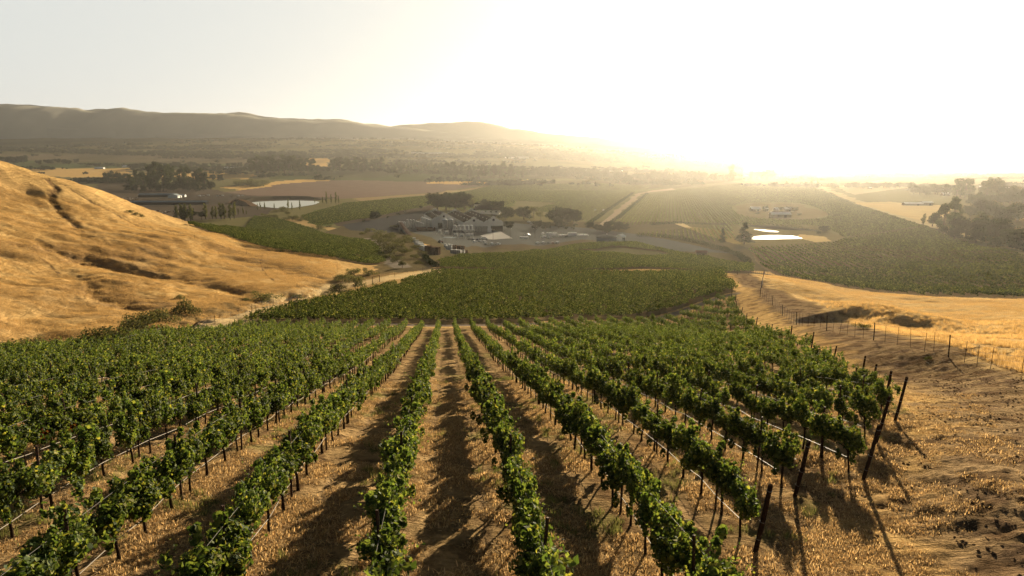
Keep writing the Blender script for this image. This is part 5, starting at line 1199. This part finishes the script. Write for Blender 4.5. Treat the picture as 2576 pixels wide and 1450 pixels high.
for i, (cx, cy, m_, nz) in enumerate([(1160, 1160, M_TARP, 3), (1200, 1200, M_TARP, 4), (1290, 1210, M_BROWN, 4), (1370, 1215, M_BROWN, 4), (1450, 1225, M_BROWN, 4), (1290, 1275, M_PLAST, 3), (1370, 1285, M_PLAST, 3), (1440, 1285, M_PLAST, 3), (1510, 1285, M_BROWN, 3)]):
    bin_stack(cx, cy, 3, 2, nz, m_, ['white pile beside the canopy', 'tall white container-like pile', 'brown pile in the second row, left', 'brown pile in the second row, middle', 'brown pile in the second row, right', 'grey pile in the front row, left', 'grey pile in the front row, middle', 'grey pile in the front row, right', 'brown pile ending the front row'][i], 'piles beside the grey yard', R(-8))
for i, cx in enumerate((640, 720, 800, 870)): bin_stack(cx, 832, 5, 2, 3, M_WOODR, ordw(i) + ' reddish wooden bin wall in front of the tanks' if i else 'first reddish wooden bin wall in front of the tanks', 'reddish bin walls', 0, (1.3, 1.3, 1.1))
for i, cx in enumerate((1740, 1800, 1860, 1910)): bin_stack(cx, 852, 3, 3, 6, M_STEELD, ['first', 'second', 'third', 'last'][i] + ' high grey bin pile below the hall gable', 'high grey piles', 0, (1.2, 1.2, .9))
bin_stack(1980, 862, 3, 2, 4, M_WHITE, 'white stepped crate pile right of the high grey piles', 'white crate piles')
def C2(cx, cy): return (1256.9 + cx * .1357, 491.4 + cy * .1357)
for i, (cx, cy, nx, nz, m_) in enumerate([(452, 806, 6, 2, M_WHITE), (920, 762, 4, 4, M_WHITE), (1020, 765, 3, 4, M_WHITE), (1170, 762, 6, 2, M_WHITE), (1240, 766, 4, 2, M_PLAST), (1345, 766, 6, 4, M_WHITE), (1500, 757, 4, 2, M_WHITE), (1570, 757, 6, 2, M_WHITE), (805, 790, 3, 2, M_WHITE), (1185, 792, 2, 3, M_STEELD)]):
    bin_stack(*C2(cx, cy), nx, 2, nz, m_, ['long white bin row left in the lower yard', 'tall white bin pile in the middle of the lower yard', 'second tall white bin pile next to it', 'low white bin row behind the road, first', 'grey low bin row behind the road', 'tallest white pile behind the road', 'low white bins near the yard end, left', 'low white bins near the yard end, right', 'small white bin pile by the light pole', 'dark grey cabinet-like crate pile alone in the yard'][i], 'white bins in the lower yard', 0, w1=False)

# --- vehicles
def car_mesh(kind, paint):
    """returns list of (part name, mesh, children)"""
    L, W, H = {'car': (4.5, 1.8, 1.45), 'suv': (4.7, 1.9, 1.75), 'van': (5.2, 2.0, 2.2), 'pickup': (5.4, 1.95, 1.8)}[kind]
    b = MB()
    prof = {'car': [(-L/2,.35),(-L/2,.80),(-1.6,.92),(1.0,.95),(2.15,.75),(L/2,.55),(L/2,.35)], 'suv': [(-L/2,.4),(-L/2,1.0),(-1.9,1.08),(1.1,1.1),(2.1,.95),(L/2,.7),(L/2,.4)],
            'van': [(-L/2,.4),(-L/2,1.2),(1.6,1.2),(2.4,1.0),(L/2,.75),(L/2,.4)], 'pickup': [(-L/2,.5),(-L/2,1.05),(.9,1.1),(2.3,1.0),(L/2,.8),(L/2,.5)]}[kind]
    b.slab(prof, -W / 2, W / 2, paint)
    if kind == 'pickup': b.box((-1.65, 0, 1.1), (1.8, W * .86, .08), M_DARK)
    body = b.mesh('body')
    c = MB(); ch = {'car': [(-1.75,.92),(-1.2,1.38),(.35,1.42),(1.15,.95)], 'suv': [(-2.2,1.07),(-1.95,1.68),(.4,1.72),(1.2,1.1)], 'van': [(-2.55,1.18),(-2.5,2.12),(1.1,2.15),(1.75,1.2)], 'pickup': [(-.6,1.06),(-.45,1.7),(.75,1.74),(1.35,1.08)]}[kind]
    c.slab(ch, -W * .42, W * .42, paint); cabin = c.mesh('cabin')
    g = MB(); z0, z1 = ch[0][1] + .06, ch[1][1] - .12
    for s in (-1, 1): g.slab([(ch[0][0] + .3, z0), (ch[1][0] + .25, z1), (ch[2][0] - .1, z1), (ch[3][0] - .45, z0)], s * (W * .42 + .012) - .01, s * (W * .42 + .012) + .01, M_GLASS)
    def scr(a, b_, o): 
        (x0, z0_), (x1, z1_) = a, b_; P = [(x0 + (x1 - x0) * t + o, y_, z0_ + (z1_ - z0_) * t + .02) for t, y_ in ((.12, -W * .37), (.12, W * .37), (.9, W * .35), (.9, -W * .35))]; g.add(P, [(0, 1, 2, 3)], M_GLASS)
    scr(ch[3], ch[2], .03); scr(ch[0], ch[1], -.03); glass = g.mesh('window')
    w = MB(); w.tube([(0, -.11, 0), (0, .11, 0)], .33, M_TYRE, 12); w.tube([(0, -.12, 0), (0, .12, 0)], .18, M_STEEL, 10); wheel = w.mesh('wheel')
    return body, cabin, glass, wheel, L, W
PAINT = {'white': mat('car_white', (.75, .75, .73), .25, spec=.7), 'silver': mat('car_silver', (.45, .46, .47), .28, .5), 'black': mat('car_black', (.02, .02, .022), .2, spec=.8), 'dark red': mat('car_red', (.12, .02, .02), .3), 'blue': mat('car_blue', (.04, .06, .10), .3), 'grey': mat('car_grey', (.16, .16, .17), .3)}
_cars = {}
def car(px, py, kind, col, rz, label, group='cars parked at the winery', w=None):
    k = (kind, col)
    if k not in _cars: _cars[k] = car_mesh(kind, PAINT[col])
    body, cabin, glass, wheel, L, W = _cars[k]; g = w or G(px, py)
    o = empty('parked_car' if kind != 'pickup' else 'pickup_truck', tuple(g), rz); tag(o, label, kind if kind in ('car', 'van') else ('car' if kind == 'suv' else 'pickup'), group)
    bo = link(bpy.data.objects.new('body', body), o); link(bpy.data.objects.new('cabin', cabin), o); link(bpy.data.objects.new('window', glass), o)
    for sx in (-1, 1):
        for sy in (-1, 1): q = link(bpy.data.objects.new('wheel', wheel), o); q.location = (sx * L * .3, sy * (W / 2 - .08), .33)
    return o
A90 = R(90)
for cx, cy, kd, cl, rz, lab in [(1700,1060,'suv','white',R(60),'white car first in the near parking bay by the crush pad'),(1800,1050,'car','silver',R(62),'silver car second in the near parking bay'),(1890,1065,'suv','white',R(65),'white car third in the near parking bay'),
   (1905,1110,'car','black',R(100),'black car in front of the near parking bay'),(2025,1100,'suv','white',R(100),'white car left of the pair along the bank'),(2140,1100,'car','white',R(150),'white car right of the pair along the bank'),(1880,1000,'van','white',R(8),'white box-like van behind the near parking bay'),
   (1595,1010,'car','black',R(70),'dark car against the press frame'),(1680,1015,'suv','grey',R(70),'dark grey car right of the press frame'),(1760,1010,'car','blue',R(70),'dark blue car before the white van')]:
    car(*C1(cx, cy), kd, cl, rz, lab)
for cx, cy, kd, cl, rz, lab in [(700,905,'suv','white',R(100),'white car leftmost of the row of five'),(805,898,'suv','silver',R(98),'silver car second of the row of five'),(895,900,'car','black',R(96),'black car in the middle of the row of five'),(980,900,'suv','dark red',R(94),'dark car fourth of the row of five'),(1070,895,'suv','white',R(100),'white car at the right end of the row of five'),
   (520,752,'pickup','white',R(-20),'white pickup behind the long white bin row'),(800,735,'van','white',R(85),'white truck in the centre of the lower yard'),(930,800,'car','silver',R(5),'silver car before the tall white bins'),(550,508,'suv','white',R(-15),'white car under the trees, upper'),(600,532,'car','white',R(-25),'white car under the trees, lower'),(1995,542,'suv','white',R(77),'white car with its lights seen on the valley road')]:
    car(*C2(cx, cy), kd, cl, rz, lab)
for i, (px, py) in enumerate([(1498,530),(1518,530)]): car(px, py, 'pickup', 'white', R(75), ['left', 'right'][i] + ' white truck out among the pale vineyard rows', 'trucks in the vineyard')
for i, px in enumerate([502,512,524,548,560,580,600,610]): car(px, 494 - (i % 3), ['van', 'pickup', 'van', 'van', 'suv', 'car', 'van', 'pickup'][i], 'white', R(5 + 20 * (i % 2)), f'{ordw(i) if i else "first"} white vehicle in the row beyond the cattle sheds', 'vehicles at the dairy', Vector((*VF(px, 494 - (i % 3)), 0)))
# tractor
g = W1(1035, 1075); o = empty('tractor', tuple(g), R(10)); tag(o, 'dark red tractor parked by the canopy', 'tractor')
b = MB(); b.box((.9, 0, 1.15), (1.9, .9, .8), PAINT['dark red']); b.build('bonnet', o); b = MB(); b.slab([(-1.2, 1.0), (-1.0, 2.6), (.0, 2.6), (.2, 1.0)], -.7, .7, M_GLASS); b.build('cab', o)
for x_, r_ in ((-.9, .85), (1.4, .5)):
    for s in (-1, 1): b = MB(); b.tube([(x_, s * .75 - .2, r_), (x_, s * .75 + .2, r_)], r_, M_TYRE, 14); b.build('wheel', o)
# light poles, power poles
def pole(px, py, h, label, arms=True, name='light_pole', cat='lamp post', grp='light poles of the yard', w=None):
    g = w or G(px, py); o = empty(name, tuple(g)); tag(o, label, cat, grp); b = MB(); b.tube([(0, 0, -.3), (0, 0, h)], [.14, .08], M_STAKE, 8); b.build('mast', o)
    if arms:
        b = MB(); b.tube([(-.9, 0, h), (.9, 0, h)], .05, M_STAKE, 5); b.build('arm', o)
        for s in (-1, 1): b = MB(); b.box((s * .95, 0, h - .05), (.5, .35, .14), M_WHITE); b.build('lamp_head', o)
pole(*C1(2050, 1000), 8.5, 'light pole at the left corner of the pale slab'); pole(*C2(195, 812), 8.5, 'light pole at the right corner of the pale slab'); pole(*C2(655, 798), 8.5, 'light pole beside the white truck'); pole(*C1(1872, 720), 5, 'short pole on the hall forecourt')
for px, py, h, lab in [(1257,487,12,'wooden power pole in the tan field above the oaks'),(1955,498,12,'lone power pole in the hazy vineyard'),(2213,505,9,'power pole by the pale field, left'),(2225,504,11,'power pole by the pale field, right'),(823,447,10,'white pole in the green field left'),(963,453,10,'pale pole in the green field middle')]:
    pole(px, py, h, lab, name='power_pole', cat='pole', grp='poles in the fields', w=Vector((*VF(px, py), gz1(*VF(px, py)))))
# pale slab and road sheets
def sheet(name, pts, m, dz=.03, label=None):
    V = []; P = [np.array(p[:2]) for p in pts]; P2 = []
    for a, b_ in zip(P, P[1:] + P[:1]):
        for t in np.arange(0, 1, .1): P2.append(a + (b_ - a) * t)
    c = sum(P2) / len(P2); rings = []; n = len(P2)
    for s in (1, .75, .5, .25): rings += [tuple(c + (p - c) * s) for p in P2]
    V = np.array(rings + [tuple(c)]); F4 = []; F3 = []
    for k in range(3):
        for i in range(n): F4.append((k * n + i, k * n + (i + 1) % n, (k + 1) * n + (i + 1) % n, (k + 1) * n + i))
    for i in range(n): F3.append((3 * n + i, 3 * n + (i + 1) % n, 4 * n))
    Z = gz(V[:, 0], V[:, 1]) + dz; me = mesh_np(name, np.concatenate([V, Z[:, None]], 1), [np.array(F3), np.array(F4)], m, smooth=True)
    o = bpy.data.objects.new(name, me); COL.objects.link(o); tag(o, label, None, None, 'structure'); return o
M_SLAB = mat('pale_slab', (.40, .38, .34), .9, noise=(.3, (.34, .32, .29))); M_ROADV = mat('gravel_road', (.27, .21, .14), .95, noise=(.2, (.22, .17, .11)))
sheet('pavement', [tuple(G(*C1(*p)))[:2] for p in ((1800,930),(2160,815),(2430,985),(1960,1000))], M_SLAB, .12)
road = VP((1499,572),(1604,488),(1612,488),(1514,573)); sheet('road', road, M_ROADV, .10)
sheet('road', VP((1604,488),(1640,480),(1690,476),(1700,478),(1645,483),(1612,488)), M_ROADV, .11)
# cattle in the yards
def cow_mesh(m):
    b = MB(); b.tube([(-1.1, 0, 1.05), (-.9, 0, 1.1), (-.2, 0, 1.0), (.6, 0, 1.08), (.95, 0, 1.2), (1.25, 0, 1.35), (1.6, 0, 1.15), (1.75, 0, 1.05)], [.12, .36, .42, .38, .26, .17, .16, .08], m, 8)
    for x in (-.8, .6):
        for s in (-1, 1): b.tube([(x, s * .2, 1.0), (x - .04, s * .2, .5), (x, s * .2, 0)], [.14, .08, .07], m, 6)
    b.tube([(-1.1, 0, 1.15), (-1.25, 0, .6)], [.03, .04], m, 4); return b.mesh('cow')
cws = [cow_mesh(mat('cow_black', (.02, .018, .016), .8)), cow_mesh(mat('cow_pale', (.45, .40, .34), .8)), cow_mesh(mat('cow_brown', (.10, .05, .03), .8))]
ci = 0
for n, x0, x1, y0_, y1_ in ((30, 365, 450, 531, 537), (26, 305, 350, 497, 508)):
    for i in range(n):
        px = rng.uniform(x0, x1); k = int(rng.integers(3)); o = bpy.data.objects.new('cow', cws[k]); COL.objects.link(o); x, y = VF(px, rng.uniform(y0_, y1_)); o.location = (x, y, gz1(x, y)); o.rotation_euler = (0, 0, rng.uniform(0, 6.28))
        tag(o, f'{["black", "pale", "brown"][k]} cow in the herd ' + ('below' if n == 30 else 'left of') + ' the long cattle shed', 'cow', f'{["black", "pale", "brown"][k]} cows ' + ('below' if n == 30 else 'left of') + ' the cattle shed')

# ------------------------------------------------------------------ wire fences
FP = post_mesh(1.75, .05); TP = stake_mesh(1.75, .012, M_STAKE)
def D6(x, y): return (1701 + x * .4458, 803.3 + y * .4458)
RF = [(1925,690),(1918,715),(1912,748),(1939,765),(1973,799),(2018,820),(2079,832),(2171,852),(2325,886),D6(1453,180),D6(1625,245),D6(1772,283),D6(1948,305),(2640,960)]
def fence(pts, spacing, thick_every, label, h=1.7, thick_at=()):
    P = [np.array(tuple(G(x, y))[:2]) for x, y in pts]; Q = []; 
    for a, b_ in zip(P[:-1], P[1:]):
        L = np.linalg.norm(b_ - a); n = max(1, int(round(L / spacing)))
        for i in range(n): Q.append(a + (b_ - a) * i / n)
    Q.append(P[-1]); Q = Q[::-1] if Q[0][1] > Q[-1][1] else Q; ro = empty('wire_fence', (Q[0][0], Q[0][1], gz1(*Q[0]))); tag(ro, label, 'fence'); base = Vector(ro.location); np_ = 0
    for i, q in enumerate(Q):
        thick = (i % thick_every == 0); o = bpy.data.objects.new('fence_post', FP if thick else TP)
        if np_ < 98: link(o, ro); o.location = Vector((q[0], q[1], gz1(*q))) - base; o.rotation_euler = (rng.normal(0, .03), rng.normal(0, .03), 0); o.scale = (1, 1, h / 1.75 * (1.08 if thick else 1)); np_ += 1
        else: bpy.data.objects.remove(o)
    for zz in (.35, .75, 1.15, h - .05):
        b = MB(); b.tube([tuple(Vector((q[0], q[1], gz1(*q) + zz)) - base) for q in Q], .006, M_WIRE, 4); b.build('wire', ro)
fence(RF, 2.3, 6, 'wire fence with thin steel stakes between the headland track and the golden knoll')
fence([(305,888),(400,858),(520,822),(650,780),(760,746),(880,716),(960,702),(1040,688),(1108,677)], 3.2, 5, 'wire fence along the golden path left of the vine blocks')
fence([(1820,690),(1880,694),(1925,692),(2000,703),(2100,716)], 3.5, 3, 'fence at the lower edge of the broad vineyard', 1.5)
fence([(180,478),(240,515),(310,550),(420,585),(560,622),(620,640)], 6.0, 4, 'thin wire fence climbing the golden hill', 1.3)
# gate frame on the path
g = G(946, 712); o = empty('gate', tuple(g), R(60)); tag(o, 'small wooden gate frame on the golden path', 'gate'); b = MB()
for s in (-1, 1): b.tube([(s * 1.8, 0, -.2), (s * 1.8, 0, 2.3)], .11, M_POST, 6)
b.tube([(-1.9, 0, 2.2), (1.9, 0, 2.2)], .08, M_POST, 6); b.build('frame', o); b = MB(); 
for z in (.3, .7, 1.1): b.tube([(-1.7, .02, z), (1.7, .02, z)], .04, M_STAKE, 5)
b.build('gate_leaf', o)
# ------------------------------------------------------------------ the air
hm = bpy.data.materials.new('haze'); hm.use_nodes = True; hn = hm.node_tree
for n in list(hn.nodes):
    if n.type != 'OUTPUT_MATERIAL': hn.nodes.remove(n)
pv = hn.nodes.new('ShaderNodeVolumePrincipled'); pv.inputs['Density'].default_value = 3.6e-5
pv.inputs['Color'].default_value = (1.0, .96, .88, 1); pv.inputs['Anisotropy'].default_value = .73
hn.links.new(pv.outputs[0], [n for n in hn.nodes if n.type == 'OUTPUT_MATERIAL'][0].inputs['Volume'])
hb = MB(); hb.box((0, 6000, 310), (60000, 44000, 632), hm); ho = hb.build('haze'); tag(ho, kind='stuff')
